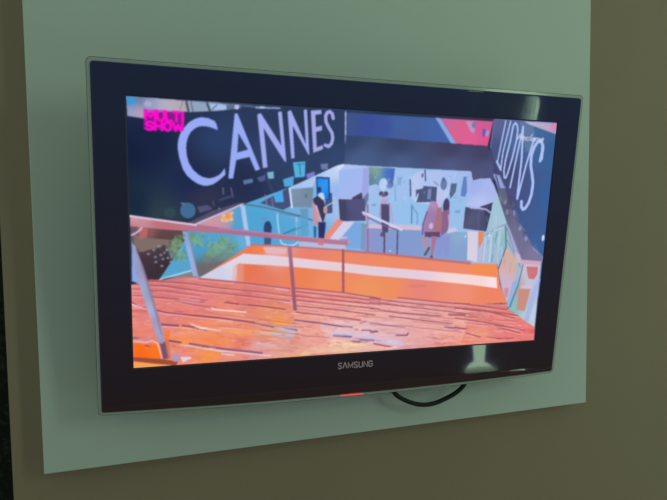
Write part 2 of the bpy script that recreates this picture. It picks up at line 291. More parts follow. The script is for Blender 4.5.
('l',[(247.1,9.4),(262.8,12.9)],3.8,(190,205,232),0.7),
('e',239.0,-0.3,2.8,1.9,(225,232,248),1.0),
('p',[(195.4,7.8),(215.5,6.4),(218.5,-47.3),(198.3,-43.4)],(216,206,226),1.0),
('p',[(216.2,6.0),(227.4,6.0),(225.6,-17.1),(222.1,-22.4),(218.8,-18.8)],(236,134,88),1.0),
('p',[(221.8,-18.8),(225.3,-13.5),(226.5,-47.5),(220.5,-47.4)],(190,185,200),1.0),
('p',[(273.5,-22.1),(299.9,-47.1),(298.4,-91.5),(288.7,-119.2),(279.0,-105.8),(263.5,-64.7)],[(275.9,-35.7,218,170,160),(292.2,-52.5,208,174,160),(275.0,-66.8,215,172,176),(285.8,-91.1,204,178,205)],1.0),
('l',[(269.6,16.5),(274.4,-21.2),(261.5,-64.6),(271.2,-90.6),(285.9,-132.3)],2.3,(92,101,126),1.0),
('l',[(273.0,12.9),(302.2,-49.0)],2.5,(98,99,131),1.0),
('l',[(275.2,-8.6),(309.7,-60.2)],1.9,(130,131,153),0.8),
('p',[(270.4,18.3),(276.9,14.7),(310.2,-45.5),(300.1,-49.0)],(170,172,215),0.7),
('p',[(291.9,-30.5),(302.7,-34.3),(310.6,-49.2),(300.3,-50.8)],(205,180,205),1.0),
('p',[(305.9,-44.5),(351.9,-48.7),(351.3,-56.2),(311.0,-52.9)],(206,166,192),1.0),
('l',[(330.9,-23.7),(359.1,-45.5)],2.4,(150,150,205),0.7),
('p',[(311.0,-52.9),(351.7,-56.2),(351.4,-173.8),(327.1,-160.9),(290.5,-136.3)],[(328.8,-60.7,205,190,214),(332.2,-90.7,192,196,218),(297.8,-125.2,132,190,196),(347.6,-150.4,190,206,222),(307.8,-101.2,190,150,145)],1.0),
('p',[(320.6,-57.5),(345.6,-58.8),(345.7,-72.3),(339.7,-82.1),(327.8,-80.3),(323.2,-68.0)],(204,116,122),1.0),
('p',[(310.6,-97.5),(334.2,-99.3),(326.1,-141.7),(307.6,-138.0)],(198,142,130),1.0),
('p',[(313.2,-92.0),(336.8,-93.7),(335.4,-100.3),(311.8,-98.5)],(205,195,215),0.8),
('p',[(342.3,-85.4),(353.3,-81.9),(336.6,-163.0),(326.5,-159.0)],(166,182,232),1.0),
('l',[(349.8,-61.2),(342.5,-91.0)],3.0,(180,190,225),1.0),
('p',[(295.3,-85.8),(312.4,-75.2),(293.3,-132.6),(285.9,-132.3)],(142,180,224),1.0),
('l',[(313.3,-54.8),(306.8,-91.8),(294.3,-132.6)],2.4,(90,131,153),1.0),
('l',[(309.8,-80.7),(292.2,-132.6)],1.8,(95,131,166),0.8),
('p',[(263.7,-66.5),(281.6,-70.6),(291.9,-89.4),(285.1,-124.7),(271.4,-92.5)],(202,178,206),0.8),
('p',[(278.0,-96.4),(287.4,-96.7),(287.1,-113.5),(281.9,-113.3)],(205,130,150),0.8),
('e',350.0,-5.5,2.8,5.9,(205,215,245),1.0),
('l',[(266.0,-22.1),(268.9,-44.7)],1.7,(205,222,238),0.5),
('l',[(278.4,-25.7),(275.9,-33.8)],1.1,(185,215,225),0.5),
('l',[(252.6,27.5),(253.0,11.2)],1.0,(120,150,180),0.5),
('l',[(248.7,33.8),(251.1,20.6)],1.7,(205,222,238),0.5),
('l',[(238.3,-9.3),(234.9,-16.4)],1.8,(120,150,180),0.5),
('l',[(276.6,-44.4),(273.7,-54.4)],1.3,(120,150,180),0.5),
('l',[(260.7,-15.6),(259.4,-38.1)],1.6,(140,170,190),0.5),
('l',[(244.5,16.1),(241.6,6.7)],1.0,(185,215,225),0.5),
('l',[(264.2,-18.6),(260.9,-31.6)],1.3,(185,215,225),0.5),
('l',[(239.4,5.1),(236.8,-6.1)],1.8,(185,215,225),0.5),
('l',[(229.3,33.9),(231.9,23.7)],1.6,(140,170,190),0.5),
('l',[(246.9,16.8),(247.5,-2.7)],1.0,(185,215,225),0.5),
('l',[(249.2,-8.8),(251.9,-21.4)],1.8,(205,222,238),0.5),
('l',[(244.8,20.5),(241.9,12.2)],1.1,(185,215,225),0.5),
('l',[(237.0,-46.4),(237.0,-60.2)],1.2,(185,215,225),0.5),
('l',[(259.9,-31.8),(257.6,-50.9)],1.9,(140,170,190),0.5),
('l',[(234.9,8.9),(232.9,-11.7)],1.2,(140,170,190),0.5),
('l',[(239.1,0.2),(242.6,-18.0)],1.2,(185,215,225),0.5),
('l',[(244.5,11.9),(241.8,-1.2)],1.9,(120,150,180),0.5),
('l',[(263.8,2.3),(262.0,-6.3)],1.2,(185,215,225),0.5),
('l',[(235.9,-27.1),(235.0,-43.7)],1.0,(185,215,225),0.5),
('l',[(251.4,-18.2),(249.8,-33.2)],1.7,(185,215,225),0.5),
('l',[(242.8,-32.9),(243.0,-52.7)],1.3,(185,215,225),0.5),
('l',[(258.0,-29.6),(259.5,-49.8)],1.3,(185,215,225),0.5),
('l',[(273.2,-30.9),(272.8,-52.0)],1.8,(140,170,190),0.5),
('l',[(287.9,-44.3),(288.1,-60.4)],1.1,(185,215,225),0.5),
('l',[(269.5,-19.9),(270.7,-29.9)],1.7,(140,170,190),0.5),
('l',[(246.6,-3.0),(248.8,-14.5)],1.9,(120,150,180),0.5),
('l',[(237.8,8.2),(238.4,-2.4)],1.6,(205,222,238),0.5),
('l',[(288.7,-46.7),(287.0,-68.7)],1.1,(120,150,180),0.5),
('l',[(256.4,-2.6),(255.5,-15.4)],1.6,(205,222,238),0.5),
('l',[(289.4,26.6),(291.3,24.2)],2.3,(120,121,153),0.55),
('l',[(343.8,-34.7),(345.5,-38.3)],1.9,(120,121,153),0.55),
('l',[(347.2,-34.1),(349.8,-40.5)],2.1,(120,121,153),0.55),
('l',[(293.1,20.0),(295.2,15.6)],1.4,(70,71,99),0.55),
('l',[(308.5,4.7),(312.4,2.9)],1.3,(70,71,99),0.55),
('l',[(291.0,35.2),(293.7,31.1)],2.5,(90,91,122),0.55),
('l',[(289.4,38.8),(291.7,31.9)],2.4,(120,121,153),0.55),
('l',[(319.6,-9.8),(320.9,-11.8)],2.5,(120,121,153),0.55),
('l',[(297.1,17.4),(299.4,14.9)],2.0,(90,91,122),0.55),
('l',[(272.1,43.6),(273.0,39.7)],1.8,(120,121,153),0.55),
('l',[(278.1,43.8),(278.7,39.5)],2.3,(120,121,153),0.55),
('l',[(284.3,38.6),(286.8,33.4)],1.9,(150,145,190),0.55),
('l',[(253.7,67.5),(255.4,62.1)],1.9,(150,145,190),0.55),
('l',[(295.8,20.3),(299.4,15.3)],1.2,(120,121,153),0.55),
('l',[(308.4,10.7),(309.4,5.2)],1.4,(90,91,122),0.55),
('l',[(324.9,-14.0),(328.0,-19.7)],2.1,(90,91,122),0.55),
('l',[(338.4,-22.9),(341.0,-28.6)],2.2,(120,121,153),0.55),
('l',[(301.6,20.2),(303.0,18.4)],2.2,(120,121,153),0.55),
('l',[(313.8,0.3),(315.4,-2.4)],2.1,(90,91,122),0.55),
('l',[(344.4,-35.7),(346.8,-40.6)],1.3,(70,71,99),0.55),
('l',[(274.6,41.3),(275.6,34.5)],1.6,(90,91,122),0.55),
('l',[(351.8,-36.5),(355.1,-38.6)],2.4,(70,71,99),0.55),
('l',[(315.9,4.0),(317.1,-2.7)],2.5,(90,91,122),0.55),
('l',[(271.9,53.7),(273.9,51.1)],2.0,(150,145,190),0.55),
('l',[(308.2,10.5),(311.7,7.1)],1.9,(150,145,190),0.55),
('l',[(328.3,-10.0),(329.3,-14.2)],1.6,(90,91,122),0.55),
('l',[(306.4,17.6),(308.2,15.5)],2.1,(70,71,99),0.55),
('l',[(309.6,9.0),(311.6,2.1)],1.9,(70,71,99),0.55),
('l',[(280.9,41.8),(282.5,36.0)],1.8,(70,71,99),0.55),
('l',[(334.0,-17.3),(336.4,-21.3)],1.4,(150,145,190),0.55),
('l',[(308.7,-0.3),(311.8,-2.7)],1.3,(90,91,122),0.55),
('l',[(283.4,44.4),(285.7,40.9)],2.2,(150,145,190),0.55),
('l',[(303.0,11.9),(307.3,5.0)],1.7,(70,71,99),0.55),
('l',[(317.2,-10.7),(321.5,-15.3)],1.5,(90,91,122),0.55),
('l',[(284.3,32.1),(286.2,27.0)],1.6,(90,91,122),0.55),
('l',[(293.4,29.6),(295.2,26.2)],2.0,(120,121,153),0.55),
('l',[(303.8,14.6),(306.9,8.8)],1.7,(150,145,190),0.55),
('l',[(256.3,65.4),(257.5,61.1)],2.3,(120,121,153),0.55),
('l',[(257.2,69.2),(261.2,64.3)],1.7,(90,91,122),0.55),
('l',[(293.1,20.6),(296.0,18.4)],2.3,(90,91,122),0.55),
('p',[(-353.3,17.1),(-278.7,9.5),(-266.3,-59.3),(-314.0,-67.2),(-352.0,-67.5)],[(-347.6,-3.4,100,86,100),(-326.7,8.2,150,90,95),(-312.9,-0.8,84,66,66),(-306.5,-41.4,58,44,54),(-334.6,-36.3,66,50,60),(-328.0,-56.1,58,46,58)],1.0),
('p',[(-348.8,5.4),(-329.7,-0.6),(-296.0,-3.9),(-304.7,-12.8),(-330.0,-18.5),(-341.2,-21.3),(-349.1,-7.9)],(126,108,104),1.0),
('p',[(-343.1,15.6),(-329.3,14.1),(-331.0,0.9),(-340.7,-2.0)],(192,104,104),0.8),
('p',[(-346.6,-18.2),(-338.4,-19.8),(-332.8,-16.9),(-335.6,-21.4)],(170,110,90),0.7),
('p',[(-314.3,-62.6),(-295.7,-34.1),(-277.4,-4.0),(-266.1,-37.7),(-266.2,-56.2)],(86,162,206),1.0),
('e',-288.9,-8.4,8.8,7.3,(112,150,112),0.85),
('e',-293.4,-22.0,7.4,10.3,(104,142,122),0.8),
('e',-283.4,-28.2,7.4,8.9,(110,160,150),0.75),
('e',-299.0,-14.4,5.9,5.9,(120,140,110),0.6),
('e',-287.4,0.6,5.9,4.4,(95,110,90),0.6),
('e',-329.4,-24.4,2.2,1.7,(150,150,165),0.8),
('e',-321.6,-18.6,2.2,1.7,(150,150,165),0.8),
('e',-319.7,-29.1,2.2,1.7,(150,150,165),0.8),
('e',-311.9,-26.2,2.2,1.8,(150,150,165),0.8),
('e',-319.2,-36.6,2.2,1.7,(150,150,165),0.8),
('e',-309.2,-32.3,2.2,1.8,(150,150,165),0.8),
('e',-314.5,-12.7,2.2,1.7,(150,150,165),0.8),
('e',-303.3,-18.8,2.2,1.8,(150,150,165),0.8),
('e',-310.8,-42.9,2.2,1.8,(150,150,165),0.8),
('e',-302.1,-30.9,2.2,1.8,(150,150,165),0.8),
('e',-297.9,-37.1,2.2,1.8,(150,150,165),0.8),
('e',-306.2,-23.3,2.2,1.8,(150,150,165),0.8),
('e',-316.1,-20.1,3.2,3.2,(58,61,76),0.8),
('e',-307.5,-14.3,3.2,3.2,(58,61,76),0.8),
('e',-313.5,-32.2,3.2,3.2,(58,61,76),0.8),
('e',-303.4,-24.9,3.2,3.2,(58,61,76),0.8),
('l',[(-314.0,-63.0),(-292.4,-57.1),(-267.7,-50.5)],2.1,(180,215,235),1.0),
('p',[(-314.0,-65.6),(-267.7,-53.1),(-258.9,-61.1),(-296.9,-66.2)],(140,125,130),1.0),
('p',[(-273.0,11.0),(-183.8,1.4),(-180.6,-14.2),(-198.9,-28.1),(-256.0,-61.1),(-261.8,-56.3)],[(-255.7,-19.5,74,158,206),(-233.6,-4.4,80,165,210),(-218.7,-4.5,90,160,200),(-188.4,-4.8,100,176,220),(-238.1,-41.4,112,112,112),(-251.5,-50.4,104,96,98),(-218.6,-32.4,110,140,130)],1.0),
('e',-229.1,-16.7,7.6,9.1,(120,168,138),0.85),
('e',-221.7,-9.1,6.1,9.1,(125,170,140),0.8),
('e',-238.1,-22.8,7.6,9.1,(116,158,134),0.75),
('e',-212.6,-15.4,7.7,9.2,(112,156,140),0.75),
('e',-261.5,-4.2,5.9,7.4,(112,168,140),0.8),
('e',-254.2,-7.3,4.5,6.0,(120,172,150),0.6),
('e',-245.5,-31.9,7.6,7.6,(110,130,124),0.7),
('e',-203.6,-12.4,6.1,7.7,(100,160,160),0.6),
('e',-267.3,1.9,4.4,4.4,(120,150,90),0.7),
('p',[(-261.8,-47.0),(-233.6,-38.3),(-214.1,-35.6),(-235.1,-50.8),(-256.0,-61.9)],(112,104,106),0.8),
('p',[(-281.2,9.5),(-272.3,8.8),(-257.6,-60.0),(-265.8,-59.8)],[(-278.8,3.5,140,165,212),(-270.4,-26.9,152,176,226),(-261.8,-53.2,160,170,215)],1.0),
('l',[(-273.0,6.5),(-258.9,-58.0)],1.5,(120,121,148),0.7),
('l',[(-293.6,-19.2),(-294.8,-15.4)],1.7,(128,170,120),0.55),
('l',[(-285.4,-33.7),(-285.6,-30.1)],1.2,(110,165,160),0.55),
('l',[(-286.7,-19.5),(-287.6,-14.7)],1.3,(96,140,110),0.55),
('l',[(-279.2,-18.5),(-277.0,-14.5)],1.1,(90,120,100),0.55),
('l',[(-298.2,-28.4),(-295.3,-25.9)],1.6,(110,165,160),0.55),
('l',[(-282.9,-34.2),(-283.8,-29.6)],1.5,(96,140,110),0.55),
('l',[(-278.7,-1.8),(-282.0,0.5)],2.0,(110,165,160),0.55),
('l',[(-281.4,-31.6),(-282.0,-26.9)],1.6,(90,120,100),0.55),
('l',[(-285.7,-20.9),(-282.0,-16.8)],2.0,(150,180,130),0.55),
('l',[(-276.4,-24.4),(-279.4,-19.6)],2.0,(90,120,100),0.55),
('l',[(-286.1,-26.0),(-288.7,-21.3)],1.6,(150,180,130),0.55),
('l',[(-296.2,-16.7),(-294.9,-13.4)],1.4,(128,170,120),0.55),
('l',[(-289.5,-3.8),(-291.3,0.6)],1.9,(128,170,120),0.55),
('l',[(-285.3,-27.9),(-286.4,-24.1)],1.6,(150,180,130),0.55),
('l',[(-287.7,-37.2),(-289.4,-35.4)],1.7,(128,170,120),0.55),
('l',[(-277.5,-36.3),(-279.3,-33.8)],1.8,(150,180,130),0.55),
('l',[(-292.1,-35.5),(-288.5,-32.7)],1.5,(90,120,100),0.55),
('l',[(-290.4,-31.9),(-288.8,-30.1)],2.0,(90,120,100),0.55),
('l',[(-292.9,-22.7),(-290.9,-17.7)],1.5,(150,180,130),0.55),
('l',[(-287.2,-19.4),(-291.5,-16.3)],1.6,(128,170,120),0.55),
('l',[(-290.5,-21.0),(-293.7,-17.0)],1.4,(150,180,130),0.55),
('l',[(-283.4,-11.8),(-281.5,-7.5)],1.1,(128,170,120),0.55),
('l',[(-277.0,1.2),(-278.1,5.0)],1.3,(90,120,100),0.55),
('l',[(-291.7,-12.1),(-293.3,-9.2)],1.6,(150,180,130),0.55),
('l',[(-280.9,-2.1),(-278.0,3.1)],1.7,(96,140,110),0.55),
('l',[(-291.8,-6.6),(-289.1,-4.2)],1.2,(110,165,160),0.55),
('l',[(-284.0,-1.7),(-283.1,3.3)],1.7,(96,140,110),0.55),
('l',[(-289.2,-31.5),(-292.1,-28.7)],1.7,(90,120,100),0.55),
('l',[(-288.6,-6.7),(-291.9,-3.2)],1.2,(90,120,100),0.55),
('l',[(-294.7,-8.8),(-292.0,-4.9)],1.9,(150,180,130),0.55),
('l',[(-285.5,-14.5),(-285.3,-9.7)],1.5,(110,165,160),0.55),
('l',[(-292.5,-20.1),(-296.6,-17.0)],1.2,(110,165,160),0.55),
('l',[(-277.6,-32.7),(-273.1,-29.6)],2.0,(96,140,110),0.55),
('l',[(-298.3,-15.7),(-296.0,-11.4)],2.0,(90,120,100),0.55),
('l',[(-291.1,-6.8),(-294.9,-3.0)],1.3,(96,140,110),0.55),
('l',[(-298.2,-33.3),(-296.4,-28.3)],2.0,(110,165,160),0.55),
('l',[(-285.6,1.5),(-283.4,3.7)],1.3,(128,170,120),0.55),
('l',[(-287.0,-14.1),(-283.0,-10.4)],1.4,(150,180,130),0.55),
('l',[(-276.8,-19.3),(-273.9,-17.6)],1.3,(128,170,120),0.55),
('l',[(-287.0,-30.0),(-289.9,-25.5)],2.0,(96,140,110),0.55),
('l',[(-280.0,1.7),(-278.8,6.5)],1.1,(150,180,130),0.55),
('l',[(-293.4,-22.1),(-293.2,-20.4)],1.4,(128,170,120),0.55),
('l',[(-279.5,-28.5),(-283.6,-26.7)],1.5,(128,170,120),0.55),
('l',[(-279.3,-1.4),(-279.3,1.3)],1.4,(150,180,130),0.55),
('l',[(-290.2,-13.2),(-291.9,-10.6)],2.0,(110,165,160),0.55),
('l',[(-296.3,-19.6),(-294.3,-16.7)],1.1,(96,140,110),0.55),
('l',[(-242.3,-14.0),(-240.9,-10.4)],1.7,(128,170,120),0.55),
('l',[(-219.9,-13.4),(-221.1,-9.9)],1.8,(110,165,160),0.55),
('l',[(-207.0,-13.2),(-211.6,-10.7)],1.4,(90,120,100),0.55),
('l',[(-241.2,-13.0),(-241.9,-8.1)],2.0,(150,180,130),0.55),
('l',[(-206.3,-17.1),(-202.8,-15.1)],1.8,(90,120,100),0.55),
('l',[(-213.2,-20.1),(-211.0,-16.4)],1.2,(90,120,100),0.55),
('l',[(-216.2,-14.6),(-218.7,-11.5)],1.6,(90,120,100),0.55),
('l',[(-240.2,-25.6),(-243.1,-23.9)],1.9,(128,170,120),0.55),
('l',[(-243.0,-4.4),(-243.1,-0.2)],1.3,(150,180,130),0.55),
('l',[(-213.0,-2.5),(-210.5,1.0)],1.8,(128,170,120),0.55),
('l',[(-222.5,-4.2),(-222.0,-0.5)],2.0,(96,140,110),0.55),
('l',[(-211.8,-8.2),(-214.9,-5.7)],1.7,(110,165,160),0.55),
('l',[(-234.2,-17.9),(-230.1,-14.3)],2.1,(110,165,160),0.55),
('l',[(-224.6,-28.4),(-225.4,-24.0)],1.2,(90,120,100),0.55),
('l',[(-214.6,-20.2),(-214.5,-16.8)],1.8,(96,140,110),0.55),
('l',[(-237.7,-15.0),(-237.9,-10.8)],2.1,(90,120,100),0.55),
('l',[(-216.1,-6.6),(-218.3,-4.3)],1.7,(150,180,130),0.55),
('l',[(-207.6,-25.3),(-207.2,-20.7)],1.8,(110,165,160),0.55),
('l',[(-220.9,-17.7),(-216.4,-12.7)],1.4,(150,180,130),0.55),
('l',[(-225.4,-12.0),(-228.5,-9.0)],1.4,(96,140,110),0.55),
('l',[(-227.8,-20.7),(-225.9,-18.4)],1.7,(90,120,100),0.55),
('l',[(-242.9,-28.7),(-246.9,-23.4)],1.9,(128,170,120),0.55),
('l',[(-225.9,-7.7),(-228.4,-3.4)],1.8,(96,140,110),0.55),
('l',[(-210.8,-8.2),(-213.8,-5.7)],1.3,(128,170,120),0.55),
('l',[(-209.0,-8.6),(-205.6,-5.9)],1.5,(128,170,120),0.55),
('l',[(-239.4,-8.6),(-235.6,-6.9)],1.5,(150,180,130),0.55),
('l',[(-243.7,-10.5),(-244.3,-7.1)],1.3,(90,120,100),0.55),
('l',[(-215.2,-15.1),(-218.7,-12.3)],2.0,(128,170,120),0.55),
('l',[(-218.2,-4.6),(-214.6,0.5)],1.2,(150,180,130),0.55),
('l',[(-217.7,-11.7),(-218.2,-7.6)],1.8,(150,180,130),0.55),
('l',[(-239.9,-27.4),(-241.4,-23.6)],1.6,(110,165,160),0.55),
('l',[(-224.3,-3.0),(-226.2,1.3)],1.8,(96,140,110),0.55),
('l',[(-237.1,-25.9),(-235.6,-23.9)],2.1,(96,140,110),0.55),
('l',[(-208.2,-19.5),(-206.8,-16.3)],1.4,(96,140,110),0.55),
('l',[(-226.3,-10.0),(-229.3,-8.2)],1.8,(90,120,100),0.55),
('l',[(-223.0,-21.9),(-224.3,-19.4)],1.5,(96,140,110),0.55),
('l',[(-242.3,-15.2),(-244.7,-10.7)],1.4,(150,180,130),0.55),
('l',[(-207.2,-14.0),(-204.3,-12.2)],1.6,(128,170,120),0.55),
('l',[(-238.1,-17.6),(-236.4,-13.9)],2.0,(128,170,120),0.55),
('l',[(-236.8,-6.5),(-237.6,-2.1)],1.9,(96,140,110),0.55),
('l',[(-221.1,-5.5),(-222.0,-3.2)],1.6,(90,120,100),0.55),
('l',[(-237.1,-25.3),(-238.3,-22.6)],2.0,(110,165,160),0.55),
('l',[(-209.3,-28.0),(-210.4,-24.3)],1.7,(110,165,160),0.55),
('l',[(-205.9,-20.7),(-207.9,-15.8)],1.6,(90,120,100),0.55),
('l',[(-236.6,-18.8),(-240.3,-14.3)],1.3,(96,140,110),0.55),
('l',[(-223.7,-14.2),(-226.6,-10.5)],1.1,(90,120,100),0.55),
('l',[(-207.9,-28.0),(-211.6,-25.3)],1.8,(96,140,110),0.55),
('l',[(-238.8,-23.2),(-237.6,-21.5)],1.4,(96,140,110),0.55),
('l',[(-224.4,-15.2),(-228.9,-12.3)],1.4,(150,180,130),0.55),
('l',[(-217.1,-5.2),(-213.7,-1.3)],2.1,(128,170,120),0.55),
('l',[(-215.3,-11.0),(-212.4,-5.9)],2.0,(110,165,160),0.55),
('l',[(-216.9,-7.6),(-218.6,-3.0)],1.5,(96,140,110),0.55),
('l',[(-216.6,-12.3),(-216.9,-10.5)],2.0,(96,140,110),0.55),
('l',[(-218.8,-9.9),(-219.2,-5.4)],1.5,(96,140,110),0.55),
('l',[(-226.4,-2.4),(-228.6,2.4)],1.5,(150,180,130),0.55),
('l',[(-220.9,-7.6),(-225.5,-5.2)],1.9,(96,140,110),0.55),
('l',[(-210.7,-16.4),(-214.0,-14.7)],1.7,(90,120,100),0.55),
('l',[(-237.5,-2.1),(-241.1,0.1)],1.6,(128,170,120),0.55),
('l',[(-211.3,-12.7),(-213.0,-11.0)],1.8,(96,140,110),0.55),
('l',[(-228.4,-12.3),(-232.8,-7.0)],1.3,(128,170,120),0.55),
('l',[(-262.3,0.9),(-263.8,2.9)],2.0,(90,120,100),0.55),
('l',[(-269.2,-10.4),(-271.2,-5.9)],1.5,(150,180,130),0.55),
('l',[(-260.3,-7.0),(-264.5,-4.2)],2.1,(150,180,130),0.55),
('l',[(-268.3,-9.5),(-264.1,-5.8)],1.0,(128,170,120),0.55),
('l',[(-256.3,4.5),(-256.3,7.8)],1.2,(90,120,100),0.55),
('l',[(-251.8,0.6),(-247.5,3.9)],1.9,(150,180,130),0.55),
('l',[(-251.0,4.2),(-252.8,8.0)],2.0,(128,170,120),0.55),
('l',[(-250.9,1.0),(-251.6,4.4)],1.6,(90,120,100),0.55),
('l',[(-256.4,-14.9),(-259.4,-10.5)],1.8,(90,120,100),0.55),
('l',[(-262.9,1.0),(-260.1,4.2)],1.5,(110,165,160),0.55),
('l',[(-263.3,-12.5),(-263.2,-8.1)],2.0,(110,165,160),0.55),
('l',[(-250.8,4.0),(-253.8,8.3)],1.9,(128,170,120),0.55),
('l',[(-254.8,-9.5),(-258.5,-7.1)],1.9,(128,170,120),0.55),
('l',[(-252.3,-13.7),(-252.8,-8.8)],1.8,(150,180,130),0.55),
('l',[(-249.8,4.8),(-252.6,9.3)],2.0,(150,180,130),0.55),
('l',[(-258.6,2.6),(-262.4,6.6)],1.3,(128,170,120),0.55),
('l',[(-250.3,-15.1),(-253.6,-9.8)],1.2,(150,180,130),0.55),
('l',[(-250.5,0.2),(-249.9,3.3)],1.9,(90,120,100),0.55),
('l',[(-263.8,-13.8),(-261.2,-10.5)],1.7,(128,170,120),0.55),
('l',[(-253.4,2.5),(-257.7,7.7)],1.2,(150,180,130),0.55),
('l',[(-268.5,-4.9),(-270.9,-0.2)],1.7,(110,165,160),0.55),
('l',[(-254.8,-13.7),(-256.1,-9.8)],1.5,(128,170,120),0.55),
('l',[(-264.4,-15.1),(-264.9,-12.2)],1.2,(128,170,120),0.55),
('l',[(-260.8,-10.5),(-264.6,-7.7)],1.5,(128,170,120),0.55),
('l',[(-251.4,-9.7),(-252.6,-5.2)],1.1,(90,120,100),0.55),
('l',[(-265.8,-2.5),(-261.3,0.3)],1.5,(128,170,120),0.55),
('p',[(-261.3,19.3),(-191.1,50.6),(-183.8,1.4),(-240.9,12.4)],[(-248.3,17.0,206,150,165),(-218.7,29.1,198,152,172),(-233.6,23.0,206,148,160),(-200.8,33.8,90,160,205),(-191.6,18.5,76,156,206)],1.0),
('p',[(-202.4,44.4),(-191.1,49.9),(-183.8,1.4),(-211.2,9.3),(-205.3,23.1)],(84,160,208),0.85),
('p',[(-224.7,33.7),(-209.1,39.8),(-206.0,24.6),(-223.2,22.3)],(222,172,136),1.0),
('p',[(-218.8,36.0),(-210.6,35.3),(-212.0,27.6),(-217.3,29.2)],(236,150,84),1.0),
('e',-223.2,26.1,1.8,1.8,(235,205,160),0.9),
('e',-216.5,24.6,1.8,1.8,(235,205,160),0.9),
('e',-207.6,36.8,1.8,1.8,(235,205,160),0.9),
('e',-209.0,26.9,1.8,1.8,(235,205,160),0.9),
('e',-220.2,33.7,1.8,1.8,(235,205,160),0.9),
('l',[(-264.2,18.5),(-255.5,22.7),(-191.1,50.9)],2.2,(206,198,232),1.0),
('l',[(-191.1,50.2),(-162.9,46.6),(-102.8,33.0),(-79.0,24.5)],2.0,(84,109,133),1.0),
('l',[(-134.7,37.2),(-102.7,31.1)],1.6,(80,101,126),0.5),
('p',[(-196.1,47.5),(-189.1,49.1),(-179.1,-14.2),(-186.0,-14.1)],(166,198,238),1.0),
('l',[(-195.6,44.5),(-186.8,-14.1)],1.2,(110,140,190),0.7),
('l',[(-138.9,35.6),(-137.5,20.0),(-134.8,1.1)],2.5,(160,205,238),1.0),
('l',[(-108.5,30.3),(-106.5,0.9)],2.2,(165,200,235),1.0),
('l',[(-129.3,4.3),(-108.7,13.7)],1.6,(60,121,153),0.7),
('l',[(-130.8,2.7),(-89.5,19.2)],1.9,(56,121,149),0.7),
('e',-153.4,13.0,6.3,11.6,(44,67,112),1.0),
('p',[(-159.2,7.5),(-147.5,7.5),(-147.9,-14.6),(-158.1,-14.5)],(60,89,126),1.0),
('e',-159.5,27.8,3.9,3.1,(110,140,190),0.7),
('l',[(-107.3,23.2),(-106.0,0.9)],1.6,(90,160,200),0.7),
('p',[(-102.9,37.4),(-90.0,37.5),(-87.3,0.8),(-100.3,0.9)],(88,158,200),0.7),
('e',-72.9,74.2,3.7,4.8,(40,63,115),1.0),
('p',[(-77.8,62.8),(-71.5,69.5),(-65.8,69.3),(-63.0,59.9),(-67.0,56.7)],(192,212,242),1.0),
('p',[(-82.5,59.6),(-75.4,65.2),(-64.5,56.7),(-60.6,39.2),(-64.2,23.2),(-73.3,26.4),(-79.6,42.3)],(58,55,90),1.0),
('p',[(-83.3,56.5),(-78.2,50.2),(-72.8,36.0),(-66.6,20.0),(-74.7,16.0),(-81.4,23.2),(-82.7,39.1)],(192,148,168),1.0),
('l',[(-77.3,48.6),(-68.4,24.8)],3.2,(214,178,190),1.0),
('e',-73.6,32.8,3.2,6.5,(198,160,168),0.8),
('p',[(-65.0,47.2),(-58.4,47.2),(-58.8,36.1),(-64.7,37.6)],(192,148,150),1.0),
('l',[(-62.5,47.2),(-52.8,52.9),(-46.3,55.3)],1.9,(180,195,220),1.0),
('p',[(-72.9,23.2),(-60.4,23.2),(-60.9,8.8),(-62.4,-4.2),(-71.5,-4.1)],(46,49,104),1.0),
('p',[(-80.4,16.8),(-75.5,15.2),(-75.7,-4.1),(-79.3,-2.4)],(46,101,153),1.0),
('e',31.8,69.6,3.9,4.0,(78,73,108),1.0),
('e',39.7,69.5,4.1,4.1,(74,69,103),1.0),
('e',35.7,67.7,3.4,3.7,(110,90,130),1.0),
('p',[(32.4,64.4),(38.5,64.5),(47.1,53.9),(31.3,53.8),(31.8,59.5)],(188,166,208),1.0),
('p',[(32.5,52.9),(46.6,53.1),(48.7,28.3),(47.1,5.9),(37.4,5.9),(33.5,28.3)],(82,75,113),1.0),
('l',[(32.1,54.6),(30.7,31.6)],1.9,(170,140,180),1.0),
('l',[(47.0,54.7),(52.7,33.3),(54.2,21.7)],2.1,(192,150,190),1.0),
('p',[(34.7,6.7),(41.9,5.0),(42.2,-0.8),(33.3,-0.7)],(96,83,115),1.0),
('l',[(88.1,86.1),(86.7,78.7)],1.0,(190,205,240),0.4),
('l',[(158.8,103.7),(159.6,97.9)],1.1,(190,205,240),0.4),
('l',[(43.1,54.3),(45.7,49.9)],1.2,(205,222,246),0.4),
('l',[(32.5,77.8),(35.1,72.4)],1.8,(190,205,240),0.4),
('l',[(144.0,58.7),(146.6,55.7)],1.3,(190,205,240),0.4),
('l',[(160.4,65.3),(163.1,61.0)],1.4,(205,222,246),0.4),
('l',[(47.6,57.6),(49.8,55.6)],1.4,(190,205,240),0.4),
('l',[(36.2,92.3),(37.8,85.2)],2.0,(205,222,246),0.4),
('l',[(34.4,74.0),(36.6,71.1)],1.0,(205,222,246),0.4),
('l',[(37.3,55.8),(37.6,50.4)],1.6,(110,140,195),0.4),
('l',[(81.3,84.6),(82.2,82.4)],1.6,(110,140,195),0.4),
('l',[(168.7,68.4),(166.4,64.8)],1.8,(110,140,195),0.4),
('l',[(135.9,67.0),(136.5,65.1)],2.0,(190,205,240),0.4),
('l',[(168.4,95.3),(169.2,93.3)],1.5,(205,222,246),0.4),
('l',[(153.7,101.9),(156.2,97.9)],1.3,(110,140,195),0.4),
('l',[(176.0,76.6),(173.8,69.5)],1.4,(190,205,240),0.4),
('l',[(31.8,93.0),(31.0,86.1)],1.3,(150,175,225),0.4),
('l',[(32.1,62.9),(30.0,56.2)],1.8,(190,205,240),0.4),
('l',[(70.7,63.8),(71.2,61.7)],1.7,(205,222,246),0.4),
('l',[(171.4,86.2),(171.3,78.7)],1.5,(150,175,225),0.4),
